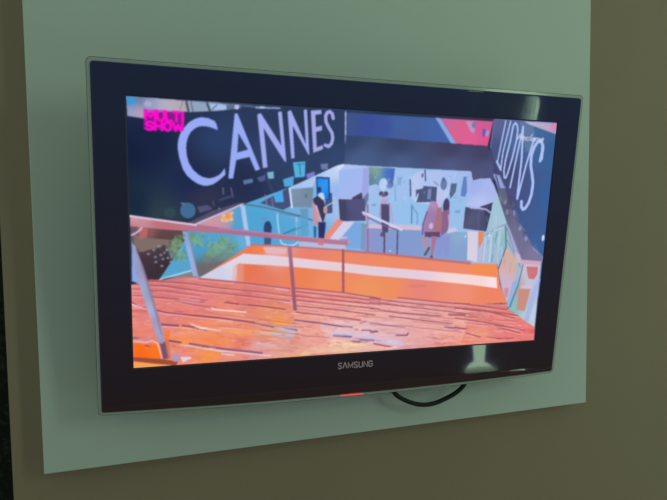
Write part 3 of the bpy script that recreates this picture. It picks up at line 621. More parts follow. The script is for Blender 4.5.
('l',[(43.0,59.9),(41.8,57.9)],2.0,(110,140,195),0.4),
('l',[(55.4,96.6),(53.6,94.0)],1.1,(190,205,240),0.4),
('l',[(47.5,84.4),(48.6,76.5)],1.4,(110,140,195),0.4),
('l',[(90.7,91.3),(93.6,84.8)],1.3,(205,222,246),0.4),
('l',[(25.3,80.6),(26.7,74.1)],1.4,(110,140,195),0.4),
('l',[(120.4,92.2),(121.4,86.5)],1.4,(205,222,246),0.4),
('l',[(57.5,98.6),(59.5,91.7)],1.2,(110,140,195),0.4),
('l',[(152.7,96.8),(153.0,91.2)],1.6,(205,222,246),0.4),
('l',[(42.2,79.3),(44.9,74.2)],2.0,(205,222,246),0.4),
('l',[(108.1,74.9),(108.1,71.2)],1.6,(205,222,246),0.4),
('l',[(157.5,76.4),(160.2,74.3)],1.3,(110,140,195),0.4),
('l',[(31.9,67.5),(31.9,62.7)],1.7,(205,222,246),0.4),
('l',[(122.0,105.6),(121.0,100.9)],1.4,(190,205,240),0.4),
('l',[(154.8,106.0),(155.8,100.3)],1.8,(190,205,240),0.4),
('l',[(107.4,102.4),(105.4,95.7)],1.1,(205,222,246),0.4),
('l',[(71.0,80.5),(71.3,78.7)],1.8,(150,175,225),0.4),
('l',[(27.9,87.6),(28.0,83.1)],1.2,(190,205,240),0.4),
('l',[(177.2,62.2),(175.3,58.1)],1.3,(110,140,195),0.4),
('l',[(44.4,93.3),(42.5,90.9)],2.0,(205,222,246),0.4),
('l',[(74.8,65.9),(74.9,60.8)],1.4,(205,222,246),0.4),
('l',[(51.5,91.6),(51.7,88.7)],1.5,(205,222,246),0.4),
('l',[(171.4,79.6),(171.5,71.9)],1.6,(150,175,225),0.4),
('l',[(110.7,94.9),(108.5,91.3)],1.4,(110,140,195),0.4),
('l',[(175.2,64.8),(178.1,56.7)],2.0,(150,175,225),0.4),
('l',[(170.6,103.2),(169.8,99.9)],1.7,(190,205,240),0.4),
('l',[(106.4,58.6),(108.9,54.1)],1.1,(150,175,225),0.4),
('l',[(88.8,73.2),(89.4,68.6)],1.2,(190,205,240),0.4),
('l',[(23.3,99.7),(22.4,97.9)],1.2,(150,175,225),0.4),
('l',[(119.2,99.6),(120.1,95.7)],1.5,(190,205,240),0.4),
('l',[(48.4,76.2),(47.7,74.4)],1.6,(190,205,240),0.4),
('l',[(51.6,66.3),(53.4,59.4)],1.5,(190,205,240),0.4),
('l',[(129.4,91.8),(129.7,89.7)],1.1,(150,175,225),0.4),
('l',[(20.8,96.6),(19.2,94.3)],1.8,(190,205,240),0.4),
('l',[(118.6,85.5),(121.1,80.5)],1.2,(150,175,225),0.4),
('l',[(71.0,91.3),(70.3,87.1)],1.2,(110,140,195),0.4),
('l',[(104.3,106.2),(105.4,104.4)],1.5,(190,205,240),0.4),
('l',[(163.5,66.4),(162.4,63.7)],1.6,(110,140,195),0.4),
('l',[(42.2,97.2),(43.5,90.8)],1.1,(150,175,225),0.4),
('l',[(163.7,106.8),(162.5,99.9)],1.8,(205,222,246),0.4),
('l',[(86.5,87.8),(88.0,85.3)],1.5,(110,140,195),0.4),
('l',[(1.7,38.8),(28.3,28.3),(71.1,10.3)],3.8,(216,208,238),1.0),
('l',[(12.5,29.9),(41.2,16.7),(64.8,10.0)],2.1,(118,96,150),1.0),
('e',5.3,36.4,3.4,2.2,(225,215,240),1.0),
('l',[(5.3,36.4),(11.1,23.3),(11.1,13.4)],2.7,(180,160,200),0.8),
('l',[(40.8,5.1),(42.3,-27.7)],2.9,(88,75,108),1.0),
('l',[(64.2,7.5),(65.4,-29.8)],2.8,(88,85,126),1.0),
('e',52.5,-25.3,1.4,1.4,(220,220,240),1.0),
('p',[(135.3,-0.5),(161.8,-0.7),(162.7,-35.7),(155.1,-35.5),(150.4,-12.8),(145.5,-35.4),(137.8,-33.5)],(140,142,212),0.55),
('e',150.7,50.8,6.1,12.9,(74,65,101),1.0),
('p',[(141.6,40.5),(156.8,45.7),(158.7,26.9),(156.4,8.0),(144.7,-0.6)],(140,98,140),1.0),
('l',[(156.1,35.5),(159.5,16.6)],2.3,(210,180,215),0.8),
('p',[(121.2,58.9),(130.9,58.2),(140.3,45.6),(144.1,20.0),(142.6,2.0),(114.7,0.4),(108.4,16.6),(115.4,42.0)],[(123.9,52.2,182,142,182),(118.4,26.8,164,128,174),(133.9,18.3,160,120,158),(123.3,35.3,150,120,175)],1.0),
('p',[(134.5,47.3),(142.8,49.0),(145.7,23.5),(143.4,4.6),(134.4,-0.5),(130.5,13.2)],(168,112,122),0.85),
('e',138.1,68.4,7.4,11.0,(188,196,236),1.0),
('p',[(132.6,60.7),(143.8,60.9),(140.1,47.3),(135.3,48.9)],(190,190,228),1.0),
('e',124.7,16.6,3.9,5.3,(206,194,216),0.85),
('l',[(115.6,40.4),(109.6,20.0),(109.9,3.0)],2.8,(120,96,150),1.0),
('p',[(113.3,6.4),(142.3,6.3),(143.0,-2.3),(114.9,-3.0)],(96,72,112),1.0),
('p',[(109.3,-2.1),(121.4,-2.2),(119.3,-12.5),(125.6,-21.2),(118.3,-24.5),(111.9,-12.4)],(184,138,166),1.0),
('l',[(123.7,-21.1),(120.4,-27.2),(117.0,-32.3)],4.7,(84,93,117),1.0),
('p',[(126.9,-0.5),(137.3,-1.4),(133.9,-19.5),(131.8,-34.3),(126.9,-34.2),(128.1,-17.7)],(172,116,142),1.0),
('e',129.2,-36.8,2.9,2.9,(96,80,110),1.0),
('e',191.8,-1.8,1.7,1.7,(215,225,245),1.0),
('p',[(-185.2,-16.5),(-177.6,-11.9),(-101.5,-16.7),(-26.3,-23.4),(34.8,-28.5),(108.0,-37.3),(204.8,-49.2),(259.2,-51.8),(269.2,-90.6),(287.2,-124.8),(211.4,-124.4),(37.2,-106.5),(-26.9,-93.7),(-107.9,-83.3),(-197.1,-70.7),(-257.5,-63.4)],[(-172.8,-19.0,236,123,82),(-141.4,-22.6,228,170,170),(-84.9,-25.0,234,129,112),(-0.1,-32.9,236,136,106),(71.7,-44.4,238,137,100),(166.4,-56.9,238,137,110),(235.8,-62.2,242,141,80),(-180.2,-52.1,232,115,84),(-100.3,-62.2,236,129,84),(-49.7,-80.3,240,141,96),(20.3,-91.1,238,149,96),(55.9,-83.7,238,141,96),(111.7,-90.8,232,133,120),(189.2,-97.0,238,141,118),(249.9,-102.8,236,131,100),(-164.4,-71.8,228,121,96)],1.0),
('p',[(-162.0,-16.0),(-122.4,-19.7),(-123.8,-27.7),(-155.6,-26.4)],(228,186,194),0.8),
('p',[(-171.3,-15.1),(-160.4,-16.0),(-155.6,-25.6),(-177.4,-23.7)],(240,134,78),0.7),
('p',[(-256.7,-61.9),(-190.5,-26.0),(-149.2,-29.3),(-102.6,-34.8),(-34.0,-43.3),(18.3,-50.1),(206.6,-69.7),(260.6,-76.3),(264.0,-96.3),(208.2,-87.9),(110.7,-75.8),(19.1,-65.8),(-33.5,-57.8),(-102.2,-49.7),(-149.0,-45.2),(-198.1,-41.4),(-202.5,-69.0)],[(-233.6,-55.5,206,208,232),(-203.4,-35.8,222,214,228),(-100.8,-41.0,228,208,220),(73.0,-65.1,228,204,220),(227.5,-80.1,246,214,212),(-50.8,-48.6,230,206,216),(254.2,-84.6,250,225,230)],1.0),
('p',[(-206.4,-45.2),(-191.1,-41.6),(-190.9,-70.9),(-207.9,-68.8)],(226,178,178),0.6),
('p',[(-201.9,-42.6),(-188.1,-43.2),(-187.8,-71.0),(-197.1,-70.0)],(232,136,104),0.6),
('e',107.7,-87.1,18.2,2.9,(200,120,120),0.4),
('l',[(-26.3,-23.9),(34.9,-29.5),(108.1,-38.2),(204.8,-49.4)],3.9,(196,110,112),1.0),
('p',[(-354.8,-70.4),(-328.1,-62.9),(-306.9,-64.3),(-276.5,-60.6),(-257.5,-62.4),(-197.1,-70.0),(-108.0,-82.2),(-26.9,-92.9),(37.2,-105.6),(211.3,-123.4),(286.3,-126.3),(290.5,-136.3),(326.9,-159.0),(352.0,-173.9),(353.2,-209.2),(-362.6,-209.9)],[(-342.4,-73.9,216,118,119),(-299.9,-79.9,218,120,122),(-256.2,-97.2,224,124,126),(-179.8,-92.2,225,124,122),(-343.2,-112.2,224,125,122),(-300.6,-123.6,227,125,122),(-344.2,-152.6,234,133,115),(-300.9,-145.7,234,138,121),(-278.9,-159.8,240,140,93),(-256.5,-153.1,240,143,106),(-210.6,-150.9,238,150,118),(-233.7,-165.9,240,137,90),(-194.9,-168.4,234,128,106),(-170.9,-183.3,224,157,161),(-249.0,-186.2,240,146,89),(-210.5,-188.9,231,146,129),(-279.1,-179.2,231,134,123),(-97.5,-167.7,231,138,123),(-63.4,-176.8,231,134,121),(-114.4,-156.5,202,166,171),(-134.4,-143.6,240,150,85),(-160.3,-137.3,231,143,113),(-98.4,-133.8,235,135,113),(-47.1,-150.1,235,157,142),(-12.1,-155.5,218,171,182),(15.3,-169.4,216,176,193),(-19.6,-184.8,234,174,152),(25.2,-187.7,228,167,164),(-96.9,-191.8,234,164,128),(-99.2,-103.6,228,130,121),(-48.4,-114.1,227,133,126),(39.7,-117.9,228,146,139),(77.7,-142.6,228,157,152),(135.5,-158.2,225,153,154),(79.6,-173.2,219,164,175),(175.4,-169.6,227,146,135),(152.9,-131.8,221,140,136),(232.6,-135.5,219,130,128),(276.7,-165.9,229,124,119),(331.7,-182.4,235,125,122),(236.9,-182.6,235,146,128),(196.6,-185.8,234,138,121),(-4.0,-138.5,232,146,128)],1.0),
('p',[(-278.0,-63.6),(-257.5,-62.0),(-203.3,-69.8),(-204.8,-73.7),(-257.5,-66.6)],(232,160,155),0.7),
('p',[(-115.7,-102.9),(37.7,-116.1),(212.1,-132.7),(201.2,-191.7),(-40.2,-195.7),(-97.4,-171.2)],(242,192,182),0.38),
('p',[(-67.9,-142.1),(-12.8,-138.1),(87.5,-150.3),(84.7,-195.3),(-40.2,-195.7),(-55.1,-166.9)],(226,192,204),0.45),
('l',[(-39.7,-162.6),(-8.0,-168.0),(33.8,-177.6),(84.4,-189.8)],8.1,(206,194,228),0.7),
('p',[(-41.0,-174.7),(-7.5,-179.4),(10.6,-184.1),(54.8,-194.2),(51.2,-195.7),(-48.9,-196.0),(-96.8,-197.0),(-88.5,-188.9)],(240,196,160),0.75),
('p',[(-179.0,-174.4),(-130.8,-162.3),(-45.9,-183.1),(-52.5,-193.1),(-166.0,-195.5)],(228,172,168),0.4),
('p',[(-218.4,-142.3),(-160.1,-150.5),(-122.6,-159.4),(-195.0,-158.5)],(246,160,100),0.6),
('p',[(-262.5,-156.0),(-201.2,-161.4),(-207.4,-169.2),(-256.5,-164.5)],(246,140,86),0.6),
('p',[(-147.6,-131.3),(-109.9,-136.5),(-109.8,-143.3),(-139.3,-141.7)],(250,160,70),0.6),
('p',[(-249.0,-178.0),(-222.9,-183.1),(-229.1,-194.2),(-252.1,-194.2)],(248,150,74),0.6),
('p',[(-306.8,-151.7),(-271.5,-157.1),(-265.6,-165.5),(-298.1,-160.2)],(248,146,80),0.6),
('l',[(-331.0,-66.9),(-278.1,-71.9),(-226.1,-81.5),(-161.0,-90.2),(-112.5,-98.6)],1.4,(246,190,180),0.5),
('l',[(-331.0,-64.8),(-278.1,-69.8),(-226.1,-79.3),(-161.0,-88.0),(-112.5,-96.4)],1.8,(160,84,104),0.935),
('l',[(-257.5,-66.0),(-195.5,-73.7),(-161.1,-78.9),(-116.0,-86.3)],1.4,(246,190,180),0.5),
('l',[(-257.5,-63.9),(-195.5,-71.6),(-161.1,-76.7),(-116.1,-84.1)],2.0,(160,84,104),0.935),
('l',[(-350.7,-71.9),(-307.0,-75.6),(-256.1,-85.2),(-195.4,-93.8),(-115.6,-106.8)],1.4,(246,190,180),0.5),
('l',[(-350.6,-69.8),(-307.0,-73.5),(-256.1,-83.0),(-195.4,-91.6),(-115.6,-104.6)],1.8,(160,84,104),0.935),
('l',[(-353.6,-78.6),(-307.2,-83.3),(-256.1,-92.2)],1.3,(246,190,180),0.5),
('l',[(-353.6,-76.5),(-307.1,-81.2),(-256.1,-90.1)],1.7,(160,84,104),0.77),
('l',[(-352.5,-88.5),(-332.9,-90.0)],1.3,(246,190,180),0.5),
('l',[(-352.4,-86.5),(-332.9,-88.0)],1.7,(160,84,104),0.935),
('l',[(-324.4,-91.9),(-285.7,-97.4),(-248.7,-103.3)],1.4,(246,190,180),0.5),
('l',[(-324.4,-89.8),(-285.6,-95.2),(-248.7,-101.2)],1.9,(160,84,104),0.935),
('l',[(-218.4,-104.9),(-187.5,-109.5),(-160.6,-113.4),(-123.4,-120.2)],1.4,(246,190,180),0.5),
('l',[(-218.4,-102.7),(-187.5,-107.3),(-160.7,-111.2),(-123.5,-118.0)],2.2,(150,70,80),0.935),
('l',[(-352.8,-100.0),(-345.9,-104.9),(-329.0,-109.5),(-303.4,-117.7)],1.3,(246,190,180),0.5),
('l',[(-352.7,-97.9),(-345.8,-102.8),(-329.0,-107.4),(-303.3,-115.6)],2.0,(110,60,100),0.935),
('l',[(-320.6,-113.8),(-300.5,-118.3),(-256.3,-124.8),(-226.1,-129.5),(-195.1,-135.2),(-173.0,-139.8)],1.4,(246,190,180),0.5),
('l',[(-320.5,-111.7),(-300.4,-116.2),(-256.3,-122.6),(-226.1,-127.3),(-195.1,-133.0),(-173.0,-137.6)],2.7,(146,66,90),0.935),
('l',[(-293.0,-99.4),(-256.2,-108.9),(-233.7,-112.3)],1.4,(246,190,180),0.5),
('l',[(-292.9,-97.3),(-256.2,-106.7),(-233.7,-110.1)],1.6,(160,84,104),0.66),
('l',[(-271.0,-95.6),(-244.2,-100.6)],1.4,(246,190,180),0.5),
('l',[(-271.0,-93.5),(-244.2,-98.5)],1.4,(160,84,104),0.66),
('l',[(-312.3,-135.3),(-289.1,-138.2)],1.4,(246,190,180),0.5),
('l',[(-312.3,-133.2),(-289.0,-136.1)],3.5,(136,78,112),0.935),
('l',[(-281.7,-138.6),(-265.4,-141.9)],1.4,(246,190,180),0.5),
('l',[(-281.7,-136.5),(-265.4,-139.7)],3.2,(150,80,100),0.935),
('l',[(-265.4,-142.7),(-247.4,-148.6)],1.4,(246,190,180),0.5),
('l',[(-265.4,-140.5),(-247.4,-146.4)],1.8,(160,84,104),0.66),
('l',[(-302.6,-161.3),(-284.9,-165.6)],1.4,(246,190,180),0.5),
('l',[(-302.5,-159.1),(-284.9,-163.5)],3.2,(132,66,88),0.935),
('l',[(-271.6,-168.3),(-249.0,-173.7),(-222.9,-179.9),(-194.8,-184.9),(-159.6,-191.4)],1.4,(246,190,180),0.5),
('l',[(-271.6,-166.1),(-249.0,-171.5),(-222.9,-177.6),(-194.8,-182.7),(-159.6,-189.1)],3.3,(138,84,116),0.935),
('l',[(-354.1,-153.3),(-347.0,-154.5)],1.3,(246,190,180),0.5),
('l',[(-354.0,-151.2),(-347.0,-152.4)],1.7,(120,90,150),0.935),
('l',[(-107.9,-85.6),(-26.8,-96.2),(39.2,-108.7)],1.5,(246,190,180),0.5),
('l',[(-107.9,-83.3),(-26.9,-93.9),(39.0,-106.4)],2.0,(166,80,100),0.935),
('l',[(-106.1,-91.4),(-31.7,-102.6),(39.4,-113.3)],1.5,(246,190,180),0.5),
('l',[(-106.2,-89.2),(-31.8,-100.3),(39.3,-110.9)],2.0,(166,80,100),0.935),
('l',[(-105.9,-98.9),(-31.4,-109.6),(39.8,-120.3)],1.5,(246,190,180),0.5),
('l',[(-106.0,-96.6),(-31.5,-107.3),(39.7,-117.9)],2.0,(166,80,100),0.935),
('l',[(-105.7,-105.5),(-31.1,-116.8),(40.2,-127.3)],1.5,(246,190,180),0.5),
('l',[(-105.8,-103.3),(-31.2,-114.5),(40.0,-124.9)],2.0,(166,80,100),0.935),
('l',[(-105.5,-114.7),(-30.8,-125.7),(31.7,-137.4)],1.6,(246,190,180),0.5),
('l',[(-105.6,-112.5),(-30.9,-123.4),(31.5,-135.0)],2.0,(166,80,100),0.935),
('l',[(-105.2,-125.6),(-47.7,-135.2),(5.1,-144.5)],1.5,(246,190,180),0.5),
('l',[(-105.3,-123.3),(-47.7,-132.9),(5.0,-142.1)],2.0,(166,80,100),0.935),
('l',[(-106.6,-139.0),(-64.4,-146.3),(-29.7,-153.7),(-8.5,-156.3)],1.5,(246,190,180),0.5),
('l',[(-106.6,-136.7),(-64.5,-144.0),(-29.7,-151.4),(-8.6,-153.9)],2.4,(120,74,120),0.935),
('l',[(-160.2,-144.5),(-131.0,-151.1),(-102.8,-156.6)],1.5,(246,190,180),0.5),
('l',[(-160.2,-142.2),(-131.0,-148.8),(-102.9,-154.3)],2.9,(92,105,160),0.935),
('l',[(-171.4,-140.6),(-147.3,-147.7)],1.5,(246,190,180),0.5),
('l',[(-171.5,-138.3),(-147.3,-145.4)],2.3,(150,96,140),0.935),
('l',[(21.1,-107.3),(76.1,-116.5),(152.5,-127.0),(212.3,-135.2)],1.7,(246,190,180),0.5),
('l',[(21.0,-105.0),(76.0,-114.2),(152.3,-124.6),(212.1,-132.7)],2.1,(160,84,110),0.8800000000000001),
('l',[(71.9,-108.4),(152.0,-119.7),(181.5,-123.7),(211.5,-125.9)],1.7,(246,190,180),0.5),
('l',[(71.8,-106.1),(151.8,-117.3),(181.3,-121.3),(211.3,-123.4)],2.2,(160,84,110),0.8800000000000001),
('l',[(21.5,-115.1),(114.3,-128.9),(213.2,-144.5)],1.7,(246,190,180),0.5),
('l',[(21.4,-112.8),(114.2,-126.5),(212.9,-142.0)],2.1,(160,84,110),0.8800000000000001),
('l',[(22.1,-125.6),(77.3,-135.2),(153.9,-145.3)],1.6,(246,190,180),0.5),
('l',[(21.9,-123.2),(77.1,-132.8),(153.7,-142.8)],2.1,(160,84,110),0.8800000000000001),
('l',[(57.3,-140.4),(115.8,-150.6),(178.6,-160.3)],1.7,(246,190,180),0.5),
('l',[(57.2,-138.0),(115.7,-148.1),(178.4,-157.8)],2.1,(160,84,110),0.8800000000000001),
('l',[(23.4,-151.9),(60.1,-157.5),(88.3,-162.3)],1.6,(246,190,180),0.5),
('l',[(23.3,-149.5),(60.0,-155.0),(88.1,-159.8)],2.1,(160,84,110),0.8800000000000001),
('l',[(165.2,-165.7),(185.3,-169.0),(207.5,-172.1)],1.7,(246,190,180),0.5),
('l',[(165.1,-163.2),(185.1,-166.5),(207.3,-169.6)],2.4,(130,90,160),0.935),
('l',[(72.3,-175.2),(93.0,-177.0),(94.6,-172.9)],1.7,(246,190,180),0.5),
('l',[(72.1,-172.7),(92.8,-174.5),(94.4,-170.5)],2.8,(146,84,120),0.935),
('l',[(5.4,-150.1),(14.3,-148.8)],1.6,(246,190,180),0.5),
('l',[(5.3,-147.7),(14.1,-146.4)],2.0,(160,84,104),0.935),
('l',[(171.3,-143.4),(203.3,-145.9)],1.7,(246,190,180),0.5),
('l',[(171.1,-140.9),(203.0,-143.4)],4.4,(176,84,84),0.77),
('l',[(24.1,-165.2),(36.8,-165.9)],1.6,(246,190,180),0.5),
('l',[(23.9,-162.8),(36.7,-163.5)],2.5,(150,96,140),0.935),
('l',[(181.5,-122.8),(232.1,-130.5),(288.7,-139.7)],1.8,(246,190,180),0.5),
('l',[(181.3,-120.3),(231.9,-128.0),(288.5,-137.1)],2.2,(166,76,92),0.8800000000000001),
('l',[(182.2,-132.0),(232.8,-138.0),(313.3,-152.3)],1.8,(246,190,180),0.5),
('l',[(182.0,-129.5),(232.6,-135.5),(313.1,-149.7)],2.3,(166,76,92),0.8800000000000001),
('l',[(183.7,-150.4),(255.7,-163.5),(329.5,-182.0)],1.8,(246,190,180),0.5),
('l',[(183.5,-147.9),(255.5,-161.0),(329.2,-179.4)],2.3,(166,76,92),0.8800000000000001),
('l',[(198.3,-134.6),(253.7,-142.7),(305.3,-156.6)],1.8,(246,190,180),0.5),
('l',[(198.1,-132.1),(253.5,-140.2),(305.0,-154.0)],2.3,(166,76,92),0.8800000000000001),
('l',[(185.1,-167.1),(201.4,-170.8)],1.7,(246,190,180),0.5),
('l',[(184.9,-164.6),(201.2,-168.3)],2.2,(166,76,92),0.8800000000000001),
('l',[(252.0,-189.9),(279.7,-195.0),(307.3,-195.2)],1.8,(246,190,180),0.5),
('l',[(251.8,-187.3),(279.4,-192.4),(307.0,-192.6)],2.3,(166,76,92),0.8800000000000001),
('l',[(208.2,-179.7),(237.5,-189.0)],1.8,(246,190,180),0.5),
('l',[(208.0,-177.1),(237.3,-186.4)],2.3,(166,76,92),0.8800000000000001),
('l',[(266.7,-169.8),(321.3,-186.4)],1.8,(246,190,180),0.5),
('l',[(266.4,-167.2),(321.0,-183.7)],2.3,(166,76,92),0.8800000000000001),
('l',[(-39.5,-169.3),(-9.5,-173.2)],1.6,(246,190,180),0.5),
('l',[(-39.6,-166.9),(-9.6,-170.8)],3.6,(132,104,140),0.935),
('l',[(-9.2,-179.9),(-5.6,-181.9),(7.0,-183.6)],1.6,(246,190,180),0.5),
('l',[(-9.3,-177.5),(-5.7,-179.5),(6.9,-181.2)],3.1,(160,96,110),0.935),
('l',[(6.8,-179.2),(32.2,-182.2)],1.6,(246,190,180),0.5),
('l',[(6.7,-176.8),(32.0,-179.8)],3.1,(140,118,160),0.935),
('l',[(32.5,-187.9),(54.8,-193.9),(66.1,-196.5)],1.6,(246,190,180),0.5),
('l',[(32.3,-185.5),(54.7,-191.5),(65.9,-194.0)],3.1,(168,100,110),0.935),
('l',[(9.6,-162.6),(24.0,-163.8),(26.0,-168.0),(38.7,-166.9)],1.6,(246,190,180),0.5),
('l',[(9.4,-160.2),(23.9,-161.4),(25.9,-165.6),(38.5,-164.5)],2.5,(150,90,140),0.935),
('l',[(-238.2,-110.7),(-232.2,-113.4),(-210.7,-116.4),(-185.8,-119.6)],2.2,(252,226,226),0.85),
('l',[(-285.6,-94.5),(-256.2,-98.8)],1.4,(246,214,216),0.5),
('l',[(-352.8,-100.2),(-329.0,-109.0),(-307.7,-116.2),(-256.3,-125.0),(-207.6,-134.0)],1.7,(246,214,216),0.6),
('l',[(-256.4,-141.8),(-224.5,-147.7)],2.5,(246,214,216),0.85),
('l',[(-310.9,-136.4),(-278.8,-140.6),(-251.9,-146.9)],1.5,(246,214,216),0.6),
('l',[(-268.3,-135.6),(-248.9,-143.9)],2.2,(246,214,216),0.85),
('l',[(-283.7,-187.8),(-271.7,-189.5)],3.9,(248,226,226),0.85),
('l',[(-249.0,-175.5),(-222.9,-181.4),(-194.8,-185.9),(-146.5,-194.3)],2.4,(240,210,220),0.85),
('l',[(-222.9,-185.6),(-204.2,-189.4)],2.6,(246,214,216),0.85),
('l',[(-139.2,-146.7),(-107.8,-155.2)],2.3,(205,196,226),0.85),
('l',[(-138.7,-83.3),(-119.3,-86.3)],2.6,(240,180,200),0.85),
('l',[(-130.3,-104.8),(-112.3,-108.0)],3.3,(236,170,185),0.8),
('l',[(-286.4,-167.4),(-271.6,-169.6),(-250.5,-175.9)],1.9,(246,214,216),0.7),
('l',[(-39.3,-173.0),(-35.6,-180.3),(-45.9,-184.8)],2.1,(248,210,190),0.85),
('l',[(-9.5,-174.0),(-7.5,-178.5)],1.8,(246,214,216),0.85),
('l',[(54.9,-195.1),(73.4,-194.5)],2.2,(250,220,190),0.85),
('l',[(-19.7,-183.0),(7.1,-186.6)],3.6,(244,206,170),0.7),
('l',[(-169.7,-153.3),(-147.1,-158.0)],4.9,(214,178,186),0.7),
('l',[(-88.8,-178.6),(-52.8,-185.3)],2.1,(246,180,170),0.8),
('l',[(-166.3,-171.9),(-138.6,-178.7)],5.0,(222,186,196),0.6),
('p',[(-147.2,-151.3),(-104.4,-158.0),(-107.6,-165.4),(-143.8,-161.5)],(190,178,192),0.7),
('p',[(-354.1,-155.1),(-327.0,-150.5),(-330.0,-155.0),(-352.8,-158.3)],(200,170,190),0.6),
('l',[(-2.8,-145.1),(5.6,-146.2),(14.0,-147.4)],1.2,(252,180,160),0.35),
('l',[(-239.6,-147.6),(-235.0,-148.3),(-230.3,-149.0)],0.8,(210,110,110),0.5),
('l',[(-293.3,-112.8),(-287.1,-114.4),(-280.9,-114.5)],1.4,(150,74,96),0.42),
('l',[(-255.5,-149.7),(-253.9,-150.0),(-252.3,-150.2)],0.8,(210,110,110),0.5),
('l',[(-205.9,-102.3),(-204.2,-102.5),(-202.5,-102.7)],1.1,(252,180,160),0.35),
('l',[(-28.5,-188.4),(-22.2,-189.4),(-15.9,-190.3)],1.3,(252,180,160),0.35),
('l',[(-184.0,-136.2),(-176.1,-138.1),(-168.2,-138.4)],1.0,(150,74,96),0.42),
('l',[(-33.1,-178.8),(-31.1,-179.1),(-29.2,-179.4)],1.2,(210,110,110),0.5),
('l',[(-115.8,-183.0),(-107.7,-184.3),(-99.6,-185.5)],1.0,(150,74,96),0.42),
('l',[(-61.2,-193.5),(-52.7,-194.8),(-44.1,-196.2)],0.9,(252,180,160),0.35),
('l',[(155.7,-175.5),(159.8,-176.1),(163.9,-176.6)],1.2,(150,74,96),0.42),
('l',[(-203.4,-92.2),(-201.2,-92.5),(-199.0,-92.8)],1.3,(150,74,96),0.42),
('l',[(-4.7,-108.8),(0.2,-110.3),(5.1,-110.0)],1.4,(166,84,92),0.4),
('l',[(-118.6,-135.1),(-114.4,-135.7),(-110.1,-136.3)],1.0,(166,84,92),0.4),
('l',[(234.1,-137.3),(238.0,-138.7),(241.7,-138.2)],1.5,(252,180,160),0.35),
('l',[(-196.2,-105.8),(-189.8,-106.6),(-183.4,-107.4)],1.0,(248,206,206),0.5),
('l',[(-225.5,-84.7),(-220.1,-86.2),(-214.7,-86.1)],1.0,(150,74,96),0.42),
('l',[(-272.9,-149.4),(-267.9,-150.2),(-262.9,-150.9)],1.3,(210,110,110),0.5),
('l',[(-257.2,-99.2),(-250.2,-100.1),(-243.3,-101.0)],1.2,(210,110,110),0.5),
('l',[(43.0,-107.9),(48.9,-108.6),(54.8,-109.3)],1.3,(252,180,160),0.35),
('l',[(-286.0,-126.8),(-284.3,-127.1),(-282.6,-127.3)],1.2,(248,206,206),0.5),
('l',[(-95.1,-133.0),(-87.3,-134.0),(-79.5,-135.1)],1.2,(252,180,160),0.35),
('l',[(-58.3,-99.0),(-52.1,-100.6),(-45.9,-100.5)],0.9,(210,110,110),0.5),
('l',[(-306.0,-160.5),(-302.2,-161.1),(-298.3,-161.8)],0.8,(166,84,92),0.4),
('l',[(-23.2,-122.4),(-14.6,-123.6),(-6.0,-124.7)],1.0,(150,74,96),0.42),
('l',[(-151.6,-137.1),(-145.3,-138.8),(-138.9,-138.9)],1.4,(210,110,110),0.5),
('l',[(268.6,-177.2),(274.9,-179.0),(280.9,-178.8)],1.3,(248,206,206),0.5),
('l',[(-305.9,-81.9),(-302.6,-82.3),(-299.4,-82.8)],0.8,(166,84,92),0.4),
('l',[(123.9,-163.5),(132.8,-164.7),(141.8,-165.9)],1.2,(166,84,92),0.4),
('l',[(251.5,-188.1),(260.9,-189.4),(270.4,-190.7)],1.7,(252,180,160),0.35),
('l',[(43.2,-162.2),(47.8,-162.8),(52.5,-163.5)],1.3,(210,110,110),0.5),
('l',[(-114.9,-170.4),(-108.3,-171.4),(-101.7,-172.4)],1.1,(210,110,110),0.5),
('l',[(-297.9,-170.1),(-292.0,-171.0),(-286.1,-171.9)],1.1,(150,74,96),0.42),
('l',[(-212.8,-137.4),(-206.9,-139.0),(-201.0,-139.0)],1.2,(252,180,160),0.35),
('l',[(245.6,-162.6),(250.8,-164.2),(255.9,-163.9)],1.5,(166,84,92),0.4),
('l',[(136.1,-160.7),(140.7,-161.3),(145.3,-162.0)],1.6,(252,180,160),0.35),
('l',[(70.4,-132.8),(73.7,-133.2),(77.1,-133.6)],1.5,(252,180,160),0.35),
('l',[(12.8,-137.4),(16.9,-138.0),(21.0,-138.5)],1.2,(166,84,92),0.4),
('l',[(291.7,-193.8),(296.2,-194.4),(300.8,-195.0)],1.4,(166,84,92),0.4),
('l',[(-222.4,-112.5),(-218.3,-113.1),(-214.2,-113.6)],1.2,(210,110,110),0.5),
('l',[(205.2,-189.0),(212.4,-190.0),(219.6,-191.0)],1.6,(248,206,206),0.5),
('l',[(29.0,-124.3),(35.8,-126.0),(42.5,-126.0)],1.1,(248,206,206),0.5),
('l',[(1.2,-168.7),(7.6,-169.6),(14.0,-170.5)],1.0,(252,180,160),0.35),
('l',[(-190.8,-170.0),(-184.3,-171.8),(-177.8,-172.0)],0.9,(150,74,96),0.42),
('l',[(-127.6,-159.9),(-125.5,-160.3),(-123.3,-160.6)],1.4,(166,84,92),0.4),
('l',[(104.6,-124.6),(112.3,-126.5),(119.9,-126.5)],0.9,(210,110,110),0.5),
('l',[(151.7,-122.5),(157.9,-124.1),(164.1,-124.0)],1.4,(210,110,110),0.5),
('l',[(-111.5,-173.6),(-104.6,-174.7),(-97.6,-175.7)],1.1,(166,84,92),0.4),
('l',[(-114.8,-188.0),(-110.1,-189.6),(-105.4,-189.4)],1.4,(166,84,92),0.4),
('l',[(-40.4,-166.6),(-32.9,-167.6),(-25.4,-168.7)],1.1,(248,206,206),0.5),
('l',[(-289.5,-184.8),(-282.8,-185.9),(-276.2,-187.0)],0.9,(150,74,96),0.42),
('l',[(-295.0,-122.8),(-291.7,-123.3),(-288.4,-123.7)],1.3,(248,206,206),0.5),
('l',[(-139.9,-182.4),(-137.7,-182.7),(-135.5,-183.1)],1.2,(252,180,160),0.35),
